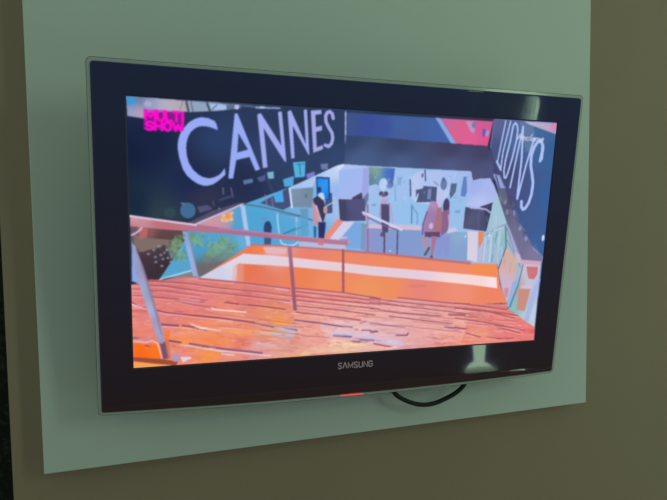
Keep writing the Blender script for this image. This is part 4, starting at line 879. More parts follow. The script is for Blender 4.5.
('l',[(-50.1,-178.9),(-48.2,-179.2),(-46.2,-179.5)],1.4,(150,74,96),0.42),
('l',[(-149.7,-102.2),(-143.0,-103.1),(-136.3,-103.9)],0.9,(166,84,92),0.4),
('l',[(113.7,-159.3),(122.1,-160.4),(130.5,-161.5)],1.4,(252,180,160),0.35),
('l',[(140.6,-181.8),(146.1,-182.5),(151.5,-183.3)],1.6,(210,110,110),0.5),
('l',[(-251.5,-144.2),(-246.9,-144.8),(-242.2,-145.5)],1.0,(210,110,110),0.5),
('l',[(204.2,-146.5),(213.5,-147.7),(222.9,-148.9)],1.6,(166,84,92),0.4),
('l',[(-230.1,-146.6),(-225.2,-147.3),(-220.4,-148.0)],1.2,(210,110,110),0.5),
('l',[(-107.7,-147.1),(-100.7,-148.1),(-93.6,-149.0)],1.2,(210,110,110),0.5),
('l',[(-307.7,-154.5),(-303.2,-155.2),(-298.6,-155.9)],0.9,(252,180,160),0.35),
('l',[(-272.9,-133.3),(-268.9,-134.7),(-264.8,-134.5)],1.0,(252,180,160),0.35),
('l',[(35.6,-112.5),(44.1,-114.4),(52.7,-114.6)],1.4,(166,84,92),0.4),
('l',[(84.7,-119.7),(89.0,-120.2),(93.3,-120.8)],1.4,(248,206,206),0.5),
('l',[(-37.8,-99.3),(-34.3,-100.5),(-30.9,-100.1)],1.2,(166,84,92),0.4),
('l',[(-123.6,-136.9),(-119.3,-138.4),(-114.9,-138.1)],0.9,(210,110,110),0.5),
('l',[(45.0,-114.7),(51.5,-115.5),(58.0,-116.3)],1.5,(210,110,110),0.5),
('l',[(215.7,-176.8),(219.7,-177.4),(223.7,-177.9)],1.2,(248,206,206),0.5),
('l',[(264.3,-140.3),(268.3,-140.7),(272.2,-141.2)],1.1,(166,84,92),0.4),
('l',[(113.4,-122.7),(117.3,-123.1),(121.2,-123.6)],1.5,(150,74,96),0.42),
('l',[(162.3,-149.8),(165.3,-151.1),(168.2,-150.5)],1.5,(252,180,160),0.35),
('l',[(259.9,-188.2),(270.3,-190.6),(280.6,-191.1)],1.4,(150,74,96),0.42),
('l',[(-39.9,-178.4),(-33.3,-179.4),(-26.7,-180.4)],1.2,(166,84,92),0.4),
('l',[(254.0,-179.3),(260.2,-180.1),(266.4,-181.0)],1.1,(166,84,92),0.4),
('l',[(-254.9,-97.9),(-251.7,-99.1),(-248.5,-98.7)],0.8,(150,74,96),0.42),
('l',[(-66.3,-197.5),(-59.3,-198.6),(-52.2,-199.7)],1.2,(248,206,206),0.5),
('l',[(-88.7,-148.0),(-82.9,-149.7),(-77.2,-149.6)],1.3,(150,74,96),0.42),
('l',[(-241.7,-174.4),(-237.4,-175.1),(-233.1,-175.8)],1.4,(248,206,206),0.5),
('l',[(-291.4,-146.5),(-285.2,-147.4),(-279.1,-148.4)],1.3,(248,206,206),0.5),
('l',[(219.9,-188.5),(227.2,-190.5),(234.4,-190.5)],1.5,(252,180,160),0.35),
('l',[(315.8,-168.7),(325.0,-169.9),(334.3,-171.1)],1.8,(248,206,206),0.5),
('l',[(156.3,-189.3),(164.8,-190.5),(173.3,-191.7)],1.6,(252,180,160),0.35),
('l',[(146.9,-191.4),(152.1,-192.1),(157.3,-192.9)],1.6,(166,84,92),0.4),
('l',[(-287.5,-112.8),(-280.9,-113.7),(-274.2,-114.7)],0.9,(210,110,110),0.5),
('l',[(66.1,-134.0),(72.2,-134.8),(78.3,-135.6)],1.2,(210,110,110),0.5),
('l',[(143.7,-183.4),(153.4,-184.8),(163.1,-186.1)],1.4,(150,74,96),0.42),
('l',[(-196.8,-166.4),(-192.7,-167.0),(-188.6,-167.6)],1.2,(150,74,96),0.42),
('l',[(-145.8,-116.1),(-140.7,-117.6),(-135.6,-117.4)],1.2,(252,180,160),0.35),
('l',[(-302.1,-166.9),(-297.2,-167.7),(-292.2,-168.5)],1.3,(150,74,96),0.42),
('l',[(-63.0,-103.8),(-60.1,-105.0),(-57.3,-104.6)],1.3,(252,180,160),0.35),
('l',[(-25.3,-140.0),(-19.3,-141.7),(-13.4,-141.7)],1.1,(248,206,206),0.5),
('l',[(-1.1,-169.2),(2.7,-169.8),(6.6,-170.3)],0.9,(248,206,206),0.5),
('l',[(-319.7,-104.5),(-317.4,-104.8),(-315.1,-105.1)],1.3,(252,180,160),0.35),
('l',[(-316.6,-159.8),(-309.5,-160.9),(-302.2,-162.1)],1.2,(248,206,206),0.5),
('l',[(107.8,-120.2),(111.6,-120.6),(115.4,-121.1)],1.3,(166,84,92),0.4),
('l',[(312.1,-163.7),(321.5,-165.9),(330.7,-166.1)],1.1,(210,110,110),0.5),
('l',[(-71.6,-161.5),(-68.5,-161.9),(-65.4,-162.4)],1.2,(150,74,96),0.42),
('l',[(-81.9,-97.8),(-75.7,-99.4),(-69.6,-99.3)],1.0,(252,180,160),0.35),
('l',[(-95.3,-155.4),(-88.4,-156.3),(-81.4,-157.3)],1.5,(210,110,110),0.5),
('l',[(-207.8,-165.2),(-205.5,-166.4),(-203.2,-165.9)],1.2,(248,206,206),0.5),
('l',[(-188.1,-124.4),(-182.2,-126.1),(-176.3,-126.1)],1.2,(210,110,110),0.5),
('l',[(136.8,-174.8),(140.3,-176.2),(143.7,-175.8)],1.7,(166,84,92),0.4),
('l',[(-309.3,-76.0),(-306.4,-76.4),(-303.4,-76.7)],1.1,(252,180,160),0.35),
('l',[(-295.2,-81.9),(-289.9,-82.6),(-284.5,-83.3)],1.1,(210,110,110),0.5),
('l',[(-57.6,-132.5),(-54.4,-133.0),(-51.3,-133.4)],1.4,(248,206,206),0.5),
('l',[(-303.2,-169.7),(-301.1,-170.1),(-298.9,-170.4)],1.0,(210,110,110),0.5),
('l',[(-113.7,-172.5),(-111.0,-173.8),(-108.4,-173.3)],1.4,(166,84,92),0.4),
('l',[(-176.1,-152.3),(-169.6,-153.3),(-163.2,-154.2)],1.2,(166,84,92),0.4),
('l',[(-67.7,-156.7),(-63.7,-157.3),(-59.8,-157.9)],1.2,(210,110,110),0.5),
('l',[(183.1,-169.5),(188.8,-170.3),(194.6,-171.1)],1.2,(150,74,96),0.42),
('l',[(-45.5,-171.0),(-38.4,-172.1),(-31.3,-173.1)],1.5,(248,206,206),0.5),
('l',[(63.4,-117.6),(67.7,-118.1),(71.9,-118.6)],1.4,(150,74,96),0.42),
('l',[(264.3,-174.3),(274.4,-175.6),(284.5,-177.0)],1.4,(248,206,206),0.5),
('l',[(-31.0,-175.8),(-28.7,-176.2),(-26.3,-176.5)],1.1,(248,206,206),0.5),
('l',[(-116.3,-132.4),(-113.3,-132.8),(-110.4,-133.2)],1.4,(210,110,110),0.5),
('l',[(199.1,-167.0),(205.7,-167.9),(212.3,-168.8)],1.6,(166,84,92),0.4),
('l',[(-181.5,-182.2),(-179.8,-182.5),(-178.1,-182.7)],1.2,(210,110,110),0.5),
('l',[(303.3,-176.3),(311.1,-177.3),(318.9,-178.4)],1.5,(252,180,160),0.35),
('l',[(-13.3,-126.0),(-9.2,-127.4),(-5.1,-127.1)],0.9,(248,206,206),0.5),
('l',[(-329.1,-112.3),(-324.0,-113.8),(-318.8,-113.8)],1.2,(150,74,96),0.42),
('l',[(104.6,-146.9),(110.2,-147.6),(115.9,-148.3)],1.5,(210,110,110),0.5),
('l',[(-147.5,-130.7),(-139.6,-131.8),(-131.7,-132.8)],1.1,(166,84,92),0.4),
('l',[(-304.2,-166.3),(-299.2,-167.1),(-294.1,-167.9)],1.2,(150,74,96),0.42),
('l',[(-139.3,-195.9),(-137.6,-196.2),(-135.9,-196.5)],1.4,(252,180,160),0.35),
('l',[(103.9,-159.6),(111.9,-160.7),(120.0,-161.8)],1.6,(252,180,160),0.35),
('l',[(-252.5,-107.5),(-247.2,-108.2),(-241.9,-108.9)],0.9,(166,84,92),0.4),
('l',[(-175.6,-132.9),(-167.8,-133.9),(-160.0,-135.0)],1.0,(150,74,96),0.42),
('l',[(-242.8,-167.3),(-240.9,-167.6),(-238.9,-167.9)],1.2,(252,180,160),0.35),
('l',[(-324.6,-175.2),(-322.5,-175.6),(-320.4,-175.9)],0.9,(166,84,92),0.4),
('l',[(106.6,-121.8),(113.0,-122.6),(119.4,-123.4)],1.1,(166,84,92),0.4),
('l',[(-246.6,-112.2),(-240.6,-113.8),(-234.5,-113.8)],1.1,(248,206,206),0.5),
('l',[(-55.2,-183.9),(-51.7,-184.4),(-48.1,-185.0)],1.3,(252,180,160),0.35),
('l',[(-292.9,-163.7),(-286.4,-164.7),(-279.8,-165.7)],0.9,(252,180,160),0.35),
('l',[(164.0,-193.3),(166.4,-193.6),(168.9,-194.0)],1.6,(166,84,92),0.4),
('l',[(-74.4,-192.1),(-71.0,-193.5),(-67.6,-193.1)],1.5,(252,180,160),0.35),
('l',[(148.7,-148.3),(151.8,-148.7),(154.9,-149.1)],1.4,(210,110,110),0.5),
('l',[(-190.6,-193.0),(-185.6,-194.6),(-180.6,-194.6)],1.3,(166,84,92),0.4),
('l',[(-189.4,-87.3),(-183.3,-88.1),(-177.3,-88.8)],1.2,(150,74,96),0.42),
('l',[(-38.7,-154.1),(-36.8,-154.3),(-34.9,-154.6)],1.0,(166,84,92),0.4),
('l',[(158.4,-182.0),(163.9,-183.7),(169.3,-183.6)],1.3,(150,74,96),0.42),
('l',[(286.0,-165.8),(296.4,-167.1),(306.9,-168.5)],1.3,(248,206,206),0.5),
('l',[(328.7,-176.3),(336.8,-177.3),(344.9,-178.4)],1.1,(150,74,96),0.42),
('l',[(132.2,-179.7),(140.3,-181.7),(148.4,-182.0)],1.3,(150,74,96),0.42),
('l',[(-174.6,-138.7),(-172.3,-139.9),(-170.0,-139.4)],0.9,(150,74,96),0.42),
('l',[(-176.4,-154.4),(-172.4,-155.9),(-168.4,-155.6)],1.0,(210,110,110),0.5),
('l',[(-113.5,-125.4),(-107.4,-126.2),(-101.4,-127.0)],1.0,(248,206,206),0.5),
('l',[(-152.1,-168.4),(-144.3,-169.6),(-136.5,-170.8)],1.3,(210,110,110),0.5),
('l',[(189.4,-139.0),(192.3,-140.3),(194.9,-139.7)],1.0,(166,84,92),0.4),
('l',[(103.8,-178.2),(107.1,-178.6),(110.4,-179.1)],1.6,(252,180,160),0.35),
('l',[(-294.0,-145.1),(-291.2,-145.5),(-288.4,-145.9)],1.0,(166,84,92),0.4),
('l',[(-144.4,-173.2),(-137.4,-174.2),(-130.3,-175.3)],1.3,(210,110,110),0.5),
('l',[(189.6,-194.1),(194.7,-194.8),(199.9,-195.5)],1.5,(248,206,206),0.5),
('l',[(35.8,-179.7),(40.0,-181.2),(44.1,-180.9)],1.6,(166,84,92),0.4),
('l',[(-194.5,-143.9),(-191.7,-145.1),(-189.0,-144.7)],1.1,(248,206,206),0.5),
('l',[(-227.8,-145.0),(-224.2,-145.6),(-220.6,-146.1)],1.2,(248,206,206),0.5),
('l',[(-8.4,-196.4),(-4.0,-197.9),(0.3,-197.7)],1.0,(210,110,110),0.5),
('l',[(322.2,-195.9),(329.0,-197.8),(335.6,-197.8)],1.8,(166,84,92),0.4),
('l',[(-231.9,-152.4),(-229.8,-152.7),(-227.8,-153.0)],1.2,(166,84,92),0.4),
('l',[(-152.3,-164.7),(-144.6,-165.8),(-136.9,-167.0)],1.1,(248,206,206),0.5),
('l',[(-1.6,-156.1),(4.2,-156.9),(10.0,-157.8)],1.5,(248,206,206),0.5),
('l',[(-275.5,-147.1),(-269.1,-148.8),(-262.7,-149.0)],1.3,(248,206,206),0.5),
('l',[(5.4,-118.2),(13.1,-120.0),(20.9,-120.1)],1.3,(166,84,92),0.4),
('l',[(-325.2,-81.5),(-322.8,-81.8),(-320.3,-82.1)],1.2,(166,84,92),0.4),
('l',[(54.3,-167.8),(61.8,-168.9),(69.4,-170.0)],1.2,(166,84,92),0.4),
('l',[(-105.6,-96.0),(-101.8,-96.5),(-97.9,-96.9)],1.0,(166,84,92),0.4),
('l',[(-315.1,-178.1),(-309.1,-179.1),(-303.0,-180.1)],1.4,(166,84,92),0.4),
('l',[(-62.4,-159.3),(-57.8,-160.8),(-53.3,-160.6)],1.2,(210,110,110),0.5),
('l',[(-182.0,-130.4),(-174.8,-132.3),(-167.5,-132.4)],1.1,(252,180,160),0.35),
('l',[(1.3,-143.1),(9.6,-144.2),(17.9,-145.3)],1.3,(210,110,110),0.5),
('l',[(251.1,-155.7),(255.9,-156.3),(260.7,-156.9)],1.6,(150,74,96),0.42),
('l',[(135.4,-170.4),(139.7,-171.0),(144.1,-171.6)],1.1,(210,110,110),0.5),
('l',[(-205.3,-176.8),(-198.3,-177.9),(-191.2,-179.0)],1.3,(150,74,96),0.42),
('l',[(-207.4,-142.7),(-204.0,-143.2),(-200.5,-143.7)],1.4,(252,180,160),0.35),
('l',[(-127.1,-184.9),(-121.8,-185.7),(-116.5,-186.6)],1.0,(210,110,110),0.5),
('l',[(3.6,-179.9),(12.0,-182.0),(20.3,-182.3)],1.5,(150,74,96),0.42),
('l',[(-19.7,-100.1),(-11.3,-101.1),(-2.9,-102.2)],1.0,(150,74,96),0.42),
('l',[(-155.7,-118.6),(-153.7,-119.7),(-151.7,-119.1)],1.1,(252,180,160),0.35),
('l',[(14.3,-133.9),(16.4,-134.2),(18.6,-134.5)],1.5,(150,74,96),0.42),
('l',[(-44.8,-124.9),(-36.6,-125.9),(-28.4,-127.0)],1.0,(252,180,160),0.35),
('l',[(-1.4,-174.1),(4.2,-174.9),(9.8,-175.7)],1.6,(166,84,92),0.4),
('l',[(182.1,-135.2),(191.8,-136.4),(201.5,-137.6)],1.5,(248,206,206),0.5),
('l',[(-77.5,-195.3),(-75.3,-195.7),(-73.0,-196.0)],0.9,(166,84,92),0.4),
('l',[(-189.3,-161.8),(-183.2,-163.5),(-177.0,-163.6)],1.0,(210,110,110),0.5),
('l',[(171.1,-130.1),(177.3,-131.7),(183.4,-131.6)],1.3,(150,74,96),0.42),
('l',[(-215.4,-100.6),(-213.1,-100.9),(-210.7,-101.2)],1.4,(150,74,96),0.42),
('l',[(-24.2,-142.5),(-18.7,-143.3),(-13.2,-144.0)],1.3,(150,74,96),0.42),
('l',[(-200.5,-114.7),(-194.0,-115.6),(-187.4,-116.5)],1.0,(150,74,96),0.42),
('l',[(-203.2,-167.8),(-199.9,-168.3),(-196.6,-168.8)],0.9,(210,110,110),0.5),
('l',[(-117.2,-172.7),(-109.3,-173.9),(-101.4,-175.0)],1.0,(252,180,160),0.35),
('l',[(57.2,-160.9),(61.7,-161.6),(66.3,-162.2)],1.3,(252,180,160),0.35),
('l',[(205.7,-162.9),(213.4,-164.9),(220.9,-164.9)],1.7,(210,110,110),0.5),
('l',[(28.5,-108.3),(32.1,-109.6),(35.6,-109.2)],1.4,(252,180,160),0.35),
('l',[(166.7,-194.9),(170.7,-196.4),(174.5,-196.0)],1.1,(252,180,160),0.35),
('l',[(-43.2,-158.1),(-41.2,-159.2),(-39.2,-158.7)],0.9,(210,110,110),0.5),
('l',[(232.6,-156.9),(237.4,-157.5),(242.1,-158.1)],1.5,(210,110,110),0.5),
('l',[(-39.1,-183.8),(-32.2,-184.8),(-25.4,-185.8)],1.0,(150,74,96),0.42),
('l',[(50.8,-111.1),(56.9,-112.8),(63.0,-112.6)],1.0,(166,84,92),0.4),
('l',[(-320.1,-112.4),(-316.9,-113.6),(-313.7,-113.3)],1.1,(210,110,110),0.5),
('l',[(15.9,-121.9),(18.3,-122.2),(20.8,-122.5)],1.1,(210,110,110),0.5),
('l',[(-46.1,-116.9),(-39.8,-117.7),(-33.5,-118.5)],0.9,(210,110,110),0.5),
('l',[(-130.8,-133.5),(-127.8,-133.9),(-124.7,-134.3)],1.1,(150,74,96),0.42),
('l',[(-73.8,-101.2),(-67.1,-102.0),(-60.3,-102.8)],1.0,(150,74,96),0.42),
('l',[(-264.9,-177.4),(-261.0,-178.1),(-257.1,-178.7)],1.1,(248,206,206),0.5),
('l',[(-324.0,-81.5),(-316.9,-82.4),(-309.8,-83.4)],0.9,(210,110,110),0.5),
('l',[(-296.0,-125.9),(-293.3,-126.3),(-290.5,-126.7)],1.3,(248,206,206),0.5),
('l',[(-219.7,-183.9),(-217.2,-185.1),(-214.6,-184.7)],1.4,(210,110,110),0.5),
('l',[(4.0,-178.9),(12.4,-180.1),(20.8,-181.3)],1.2,(210,110,110),0.5),
('l',[(202.6,-148.0),(207.7,-148.7),(212.8,-149.3)],1.3,(150,74,96),0.42),
('l',[(162.9,-125.9),(171.2,-126.9),(179.6,-127.9)],1.2,(252,180,160),0.35),
('l',[(141.1,-170.3),(146.9,-172.0),(152.5,-171.9)],1.5,(252,180,160),0.35),
('l',[(-227.9,-177.2),(-224.0,-177.8),(-220.1,-178.4)],1.2,(150,74,96),0.42),
('l',[(-186.3,-125.0),(-184.6,-126.0),(-182.9,-125.4)],1.0,(166,84,92),0.4),
('l',[(266.1,-151.2),(274.2,-152.2),(282.4,-153.2)],1.3,(248,206,206),0.5),
('l',[(143.5,-140.6),(151.1,-141.6),(158.7,-142.6)],1.7,(150,74,96),0.42),
('l',[(-74.7,-185.0),(-67.1,-186.1),(-59.5,-187.3)],1.0,(252,180,160),0.35),
('l',[(29.4,-127.6),(34.8,-128.2),(40.2,-128.9)],1.3,(166,84,92),0.4),
('l',[(-225.7,-92.8),(-221.6,-94.1),(-217.6,-93.8)],1.2,(252,180,160),0.35),
('l',[(-10.4,-152.5),(-6.3,-153.9),(-2.3,-153.6)],1.1,(252,180,160),0.35),
('l',[(-76.1,-151.0),(-73.5,-151.4),(-70.8,-151.7)],1.0,(210,110,110),0.5),
('l',[(-143.3,-118.3),(-140.2,-118.7),(-137.2,-119.1)],1.3,(150,74,96),0.42),
('l',[(-337.5,-130.9),(-331.8,-132.5),(-326.0,-132.6)],1.1,(248,206,206),0.5),
('l',[(-221.0,-183.4),(-215.2,-184.3),(-209.3,-185.3)],1.0,(150,74,96),0.42),
('l',[(-294.2,-149.3),(-290.2,-149.9),(-286.2,-150.5)],0.8,(252,180,160),0.35),
('l',[(-153.5,-129.0),(-148.6,-129.7),(-143.8,-130.4)],0.9,(248,206,206),0.5),
('l',[(-59.7,-136.1),(-56.8,-137.3),(-54.0,-136.8)],0.9,(166,84,92),0.4),
('l',[(-94.3,-126.8),(-91.6,-127.2),(-88.9,-127.6)],1.3,(210,110,110),0.5),
('l',[(96.9,-162.8),(99.0,-163.1),(101.1,-163.4)],1.2,(252,180,160),0.35),
('l',[(-63.1,-157.6),(-59.1,-158.2),(-55.2,-158.7)],0.9,(248,206,206),0.5),
('l',[(240.1,-143.6),(247.0,-145.4),(253.7,-145.3)],1.7,(248,206,206),0.5),
('l',[(-117.6,-160.8),(-113.7,-161.4),(-109.8,-161.9)],1.2,(248,206,206),0.5),
('l',[(40.6,-168.5),(45.4,-169.1),(50.3,-169.8)],1.1,(252,180,160),0.35),
('l',[(254.7,-149.1),(257.2,-150.4),(259.6,-149.7)],1.4,(166,84,92),0.4),
('l',[(-133.6,-120.8),(-125.6,-122.7),(-117.5,-123.0)],1.0,(166,84,92),0.4),
('l',[(79.8,-119.7),(83.4,-121.0),(87.0,-120.6)],1.6,(150,74,96),0.42),
('l',[(-192.2,-172.7),(-190.0,-173.1),(-187.7,-173.4)],1.3,(150,74,96),0.42),
('l',[(-111.3,-108.6),(-108.7,-109.0),(-106.0,-109.3)],0.9,(166,84,92),0.4),
('l',[(-48.6,-162.5),(-42.9,-163.4),(-37.2,-164.2)],1.1,(248,206,206),0.5),
('l',[(-18.9,-178.7),(-15.4,-179.2),(-11.9,-179.8)],1.1,(166,84,92),0.4),
('l',[(-35.3,-107.6),(-32.7,-107.9),(-30.1,-108.2)],1.4,(150,74,96),0.42),
('l',[(-163.8,-183.9),(-156.7,-185.8),(-149.6,-186.1)],1.1,(210,110,110),0.5),
('l',[(-315.0,-172.0),(-312.1,-173.3),(-309.1,-173.0)],1.2,(210,110,110),0.5),
('l',[(107.1,-143.1),(110.9,-143.6),(114.7,-144.1)],1.2,(248,206,206),0.5),
('l',[(206.3,-194.2),(215.1,-195.5),(224.0,-196.7)],1.5,(210,110,110),0.5),
('l',[(-253.4,-110.4),(-250.7,-111.5),(-248.0,-111.1)],1.0,(210,110,110),0.5),
('l',[(310.6,-187.5),(316.8,-188.4),(323.1,-189.2)],1.6,(166,84,92),0.4),
('l',[(46.7,-143.6),(51.5,-144.2),(56.2,-144.8)],1.0,(166,84,92),0.4),
('l',[(-136.3,-105.6),(-131.2,-106.3),(-126.1,-107.0)],1.0,(150,74,96),0.42),
('l',[(-125.0,-142.3),(-121.3,-142.8),(-117.6,-143.3)],1.1,(248,206,206),0.5),
('l',[(145.7,-173.5),(155.4,-175.8),(165.1,-176.2)],1.5,(252,180,160),0.35),
('l',[(171.3,-166.1),(174.5,-166.5),(177.6,-167.0)],1.4,(166,84,92),0.4),
('l',[(-258.6,-129.5),(-251.8,-131.3),(-245.0,-131.4)],1.1,(248,206,206),0.5),
('l',[(-108.7,-117.5),(-104.9,-118.0),(-101.1,-118.5)],1.0,(150,74,96),0.42),
('l',[(-2.8,-157.0),(0.0,-157.4),(2.9,-157.8)],1.4,(150,74,96),0.42),
('l',[(-3.8,-158.0),(-0.5,-159.3),(2.8,-158.9)],1.5,(210,110,110),0.5),
('l',[(-237.3,-109.0),(-234.0,-109.5),(-230.7,-109.9)],1.1,(166,84,92),0.4),
('l',[(-318.7,-178.7),(-312.3,-180.6),(-305.8,-180.8)],0.8,(166,84,92),0.4),
('l',[(-164.1,-170.0),(-159.2,-170.8),(-154.2,-171.5)],0.9,(150,74,96),0.42),
('l',[(144.4,-141.3),(148.5,-142.8),(152.4,-142.4)],1.3,(166,84,92),0.4),
('l',[(-22.8,-125.9),(-16.4,-126.7),(-9.9,-127.6)],1.1,(150,74,96),0.42),
('l',[(-200.5,-162.6),(-193.2,-163.7),(-185.9,-164.8)],1.2,(150,74,96),0.42),
('l',[(-116.2,-111.0),(-112.2,-111.6),(-108.1,-112.1)],1.2,(248,206,206),0.5),
('l',[(-163.2,-136.4),(-161.2,-137.5),(-159.2,-137.0)],0.9,(248,206,206),0.5),
('l',[(125.4,-136.4),(129.0,-137.8),(132.5,-137.3)],1.2,(166,84,92),0.4),
('l',[(-141.9,-107.1),(-139.3,-107.4),(-136.6,-107.8)],0.9,(248,206,206),0.5),
('l',[(-290.6,-78.8),(-283.6,-79.7),(-276.6,-80.6)],1.3,(166,84,92),0.4),
('l',[(134.5,-135.0),(137.3,-135.3),(140.0,-135.7)],1.3,(248,206,206),0.5),
('l',[(-305.7,-167.0),(-301.9,-167.6),(-298.2,-168.2)],1.2,(248,206,206),0.5),
('l',[(-338.3,-135.4),(-332.7,-137.0),(-327.1,-137.1)],0.8,(252,180,160),0.35),
('l',[(-142.8,-156.4),(-138.3,-157.9),(-133.8,-157.8)],1.5,(252,180,160),0.35),
('l',[(-276.5,-180.1),(-270.6,-181.1),(-264.7,-182.0)],1.2,(252,180,160),0.35),
('l',[(-118.1,-135.1),(-114.9,-136.4),(-111.7,-136.0)],1.2,(210,110,110),0.5),
('l',[(-326.1,-135.0),(-321.1,-135.8),(-316.1,-136.5)],1.1,(252,180,160),0.35),
('l',[(275.2,-178.1),(278.6,-178.6),(282.0,-179.1)],1.8,(252,180,160),0.35),
('l',[(-162.3,-168.5),(-155.9,-169.4),(-149.5,-170.4)],0.9,(210,110,110),0.5),
('l',[(-282.5,-177.0),(-279.9,-177.4),(-277.3,-177.8)],1.3,(166,84,92),0.4),
('l',[(325.1,-170.2),(327.9,-171.5),(330.6,-170.9)],1.3,(150,74,96),0.42),
('l',[(-140.4,-145.5),(-137.4,-145.9),(-134.4,-146.3)],1.0,(150,74,96),0.42),
('l',[(54.3,-125.7),(56.7,-126.0),(59.1,-126.3)],1.5,(210,110,110),0.5),
('l',[(-205.8,-138.8),(-199.3,-140.6),(-192.7,-140.7)],1.4,(150,74,96),0.42),
('l',[(-243.3,-171.0),(-239.7,-171.5),(-236.2,-172.1)],1.3,(248,206,206),0.5),
('l',[(-241.2,-90.7),(-237.4,-91.2),(-233.6,-91.7)],1.3,(210,110,110),0.5),
('l',[(43.6,-115.0),(51.8,-116.9),(60.1,-117.0)],1.4,(166,84,92),0.4),
('l',[(-335.2,-125.3),(-331.8,-126.6),(-328.5,-126.3)],1.3,(248,206,206),0.5),
('l',[(-225.6,-156.1),(-222.7,-156.5),(-219.9,-156.9)],1.2,(166,84,92),0.4),
('l',[(-271.7,-132.6),(-269.5,-133.7),(-267.4,-133.2)],1.2,(248,206,206),0.5),
('l',[(-338.9,-111.1),(-337.1,-112.1),(-335.3,-111.6)],1.2,(166,84,92),0.4),
('l',[(-303.8,-99.5),(-300.8,-100.7),(-297.9,-100.3)],1.0,(248,206,206),0.5),
('l',[(-38.7,-143.8),(-30.4,-145.8),(-22.1,-146.0)],1.4,(248,206,206),0.5),
('l',[(9.2,-117.5),(13.1,-118.0),(16.9,-118.5)],1.4,(248,206,206),0.5),
('l',[(275.0,-160.0),(280.5,-161.6),(285.9,-161.4)],1.2,(252,180,160),0.35),
('l',[(-128.6,-159.8),(-124.8,-160.4),(-121.0,-161.0)],1.3,(210,110,110),0.5),
('l',[(67.0,-124.6),(68.9,-124.8),(70.9,-125.1)],0.9,(210,110,110),0.5),
('l',[(19.8,-136.6),(27.9,-137.6),(36.0,-138.7)],1.1,(252,180,160),0.35),
('l',[(-286.1,-163.8),(-280.8,-164.7),(-275.4,-165.5)],0.8,(252,180,160),0.35),
('l',[(-124.6,-128.1),(-118.2,-128.9),(-111.8,-129.8)],1.3,(248,206,206),0.5),
('l',[(-303.1,-93.7),(-300.7,-94.0),(-298.3,-94.3)],1.0,(210,110,110),0.5),
('l',[(-310.5,-150.3),(-307.7,-150.7),(-305.0,-151.2)],1.0,(150,74,96),0.42),
('l',[(-16.5,-115.7),(-14.0,-116.0),(-11.5,-116.3)],1.6,(150,74,96),0.42),
('l',[(164.8,-179.3),(174.3,-181.5),(183.7,-181.9)],1.1,(210,110,110),0.5),
('l',[(-263.7,-122.0),(-259.9,-122.6),(-256.0,-123.1)],0.9,(150,74,96),0.42),
('l',[(42.3,-171.1),(49.6,-173.0),(56.9,-173.2)],1.5,(248,206,206),0.5),
('l',[(154.7,-187.6),(157.6,-188.0),(160.6,-188.4)],1.0,(252,180,160),0.35),
('l',[(-331.3,-173.5),(-327.9,-174.8),(-324.4,-174.6)],1.1,(210,110,110),0.5),
('l',[(-38.9,-124.3),(-36.3,-124.6),(-33.7,-125.0)],1.0,(210,110,110),0.5),
('l',[(151.6,-132.1),(155.5,-132.6),(159.4,-133.0)],1.0,(252,180,160),0.35),
('l',[(-75.8,-111.5),(-70.3,-112.2),(-64.9,-112.9)],1.4,(252,180,160),0.35),
('l',[(-103.9,-148.3),(-98.1,-149.1),(-92.3,-149.9)],1.4,(150,74,96),0.42),
('l',[(165.6,-123.4),(168.5,-123.8),(171.3,-124.1)],1.2,(252,180,160),0.35),
('l',[(-104.6,-158.9),(-99.6,-160.5),(-94.6,-160.4)],1.4,(210,110,110),0.5),
('l',[(-113.9,-175.6),(-110.2,-176.1),(-106.6,-176.7)],1.2,(166,84,92),0.4),
('l',[(-95.3,-163.8),(-87.5,-165.8),(-79.8,-166.0)],1.5,(166,84,92),0.4),
('l',[(-266.8,-143.1),(-259.4,-144.2),(-252.0,-145.3)],1.2,(150,74,96),0.42),
('l',[(23.5,-122.6),(26.9,-123.0),(30.3,-123.5)],1.4,(150,74,96),0.42),
('l',[(58.6,-139.7),(63.0,-140.3),(67.3,-140.9)],1.1,(150,74,96),0.42),
('l',[(-252.1,-140.8),(-248.3,-141.4),(-244.5,-141.9)],1.3,(248,206,206),0.5),
('l',[(107.3,-178.1),(109.5,-178.4),(111.7,-178.7)],1.6,(248,206,206),0.5),
('l',[(-24.8,-152.1),(-17.8,-153.0),(-10.9,-154.0)],1.3,(248,206,206),0.5),
('l',[(-203.2,-123.5),(-195.7,-124.5),(-188.1,-125.6)],0.9,(248,206,206),0.5),
('l',[(-313.4,-161.5),(-310.9,-162.6),(-308.3,-162.2)],1.2,(150,74,96),0.42),
('l',[(211.9,-141.9),(215.7,-142.4),(219.4,-142.9)],1.6,(210,110,110),0.5),
('l',[(-293.9,-120.9),(-289.1,-121.6),(-284.3,-122.3)],1.0,(150,74,96),0.42),
('l',[(-200.9,-107.1),(-199.2,-107.4),(-197.4,-107.6)],1.3,(166,84,92),0.4),
('l',[(-312.8,-149.2),(-306.9,-150.1),(-301.0,-151.0)],1.1,(150,74,96),0.42),
('l',[(271.2,-172.5),(278.8,-174.4),(286.3,-174.5)],1.8,(150,74,96),0.42),
('n',0.08),
('l',[(-99.0,-109.5),(-68.2,-113.9)],1.3,(164,86,104),0.6),
('l',[(-99.0,-111.3),(-68.1,-115.8)],1.2,(250,206,198),0.5),
('l',[(-33.4,-118.7),(-1.1,-123.3)],1.3,(164,86,104),0.6),
('l',[(-33.3,-120.6),(-1.0,-125.2)],1.2,(250,206,198),0.5),
('l',[(0.7,-124.4),(33.7,-129.1)],1.3,(164,86,104),0.6),
('l',[(0.8,-126.3),(33.8,-131.0)],1.2,(250,206,198),0.5),
('l',[(35.4,-128.1),(69.2,-132.9)],1.3,(164,86,104),0.6),
('l',[(35.5,-130.0),(69.3,-134.9)],1.3,(250,206,198),0.5),
('l',[(71.0,-133.7),(105.6,-138.7)],1.4,(164,86,104),0.6),
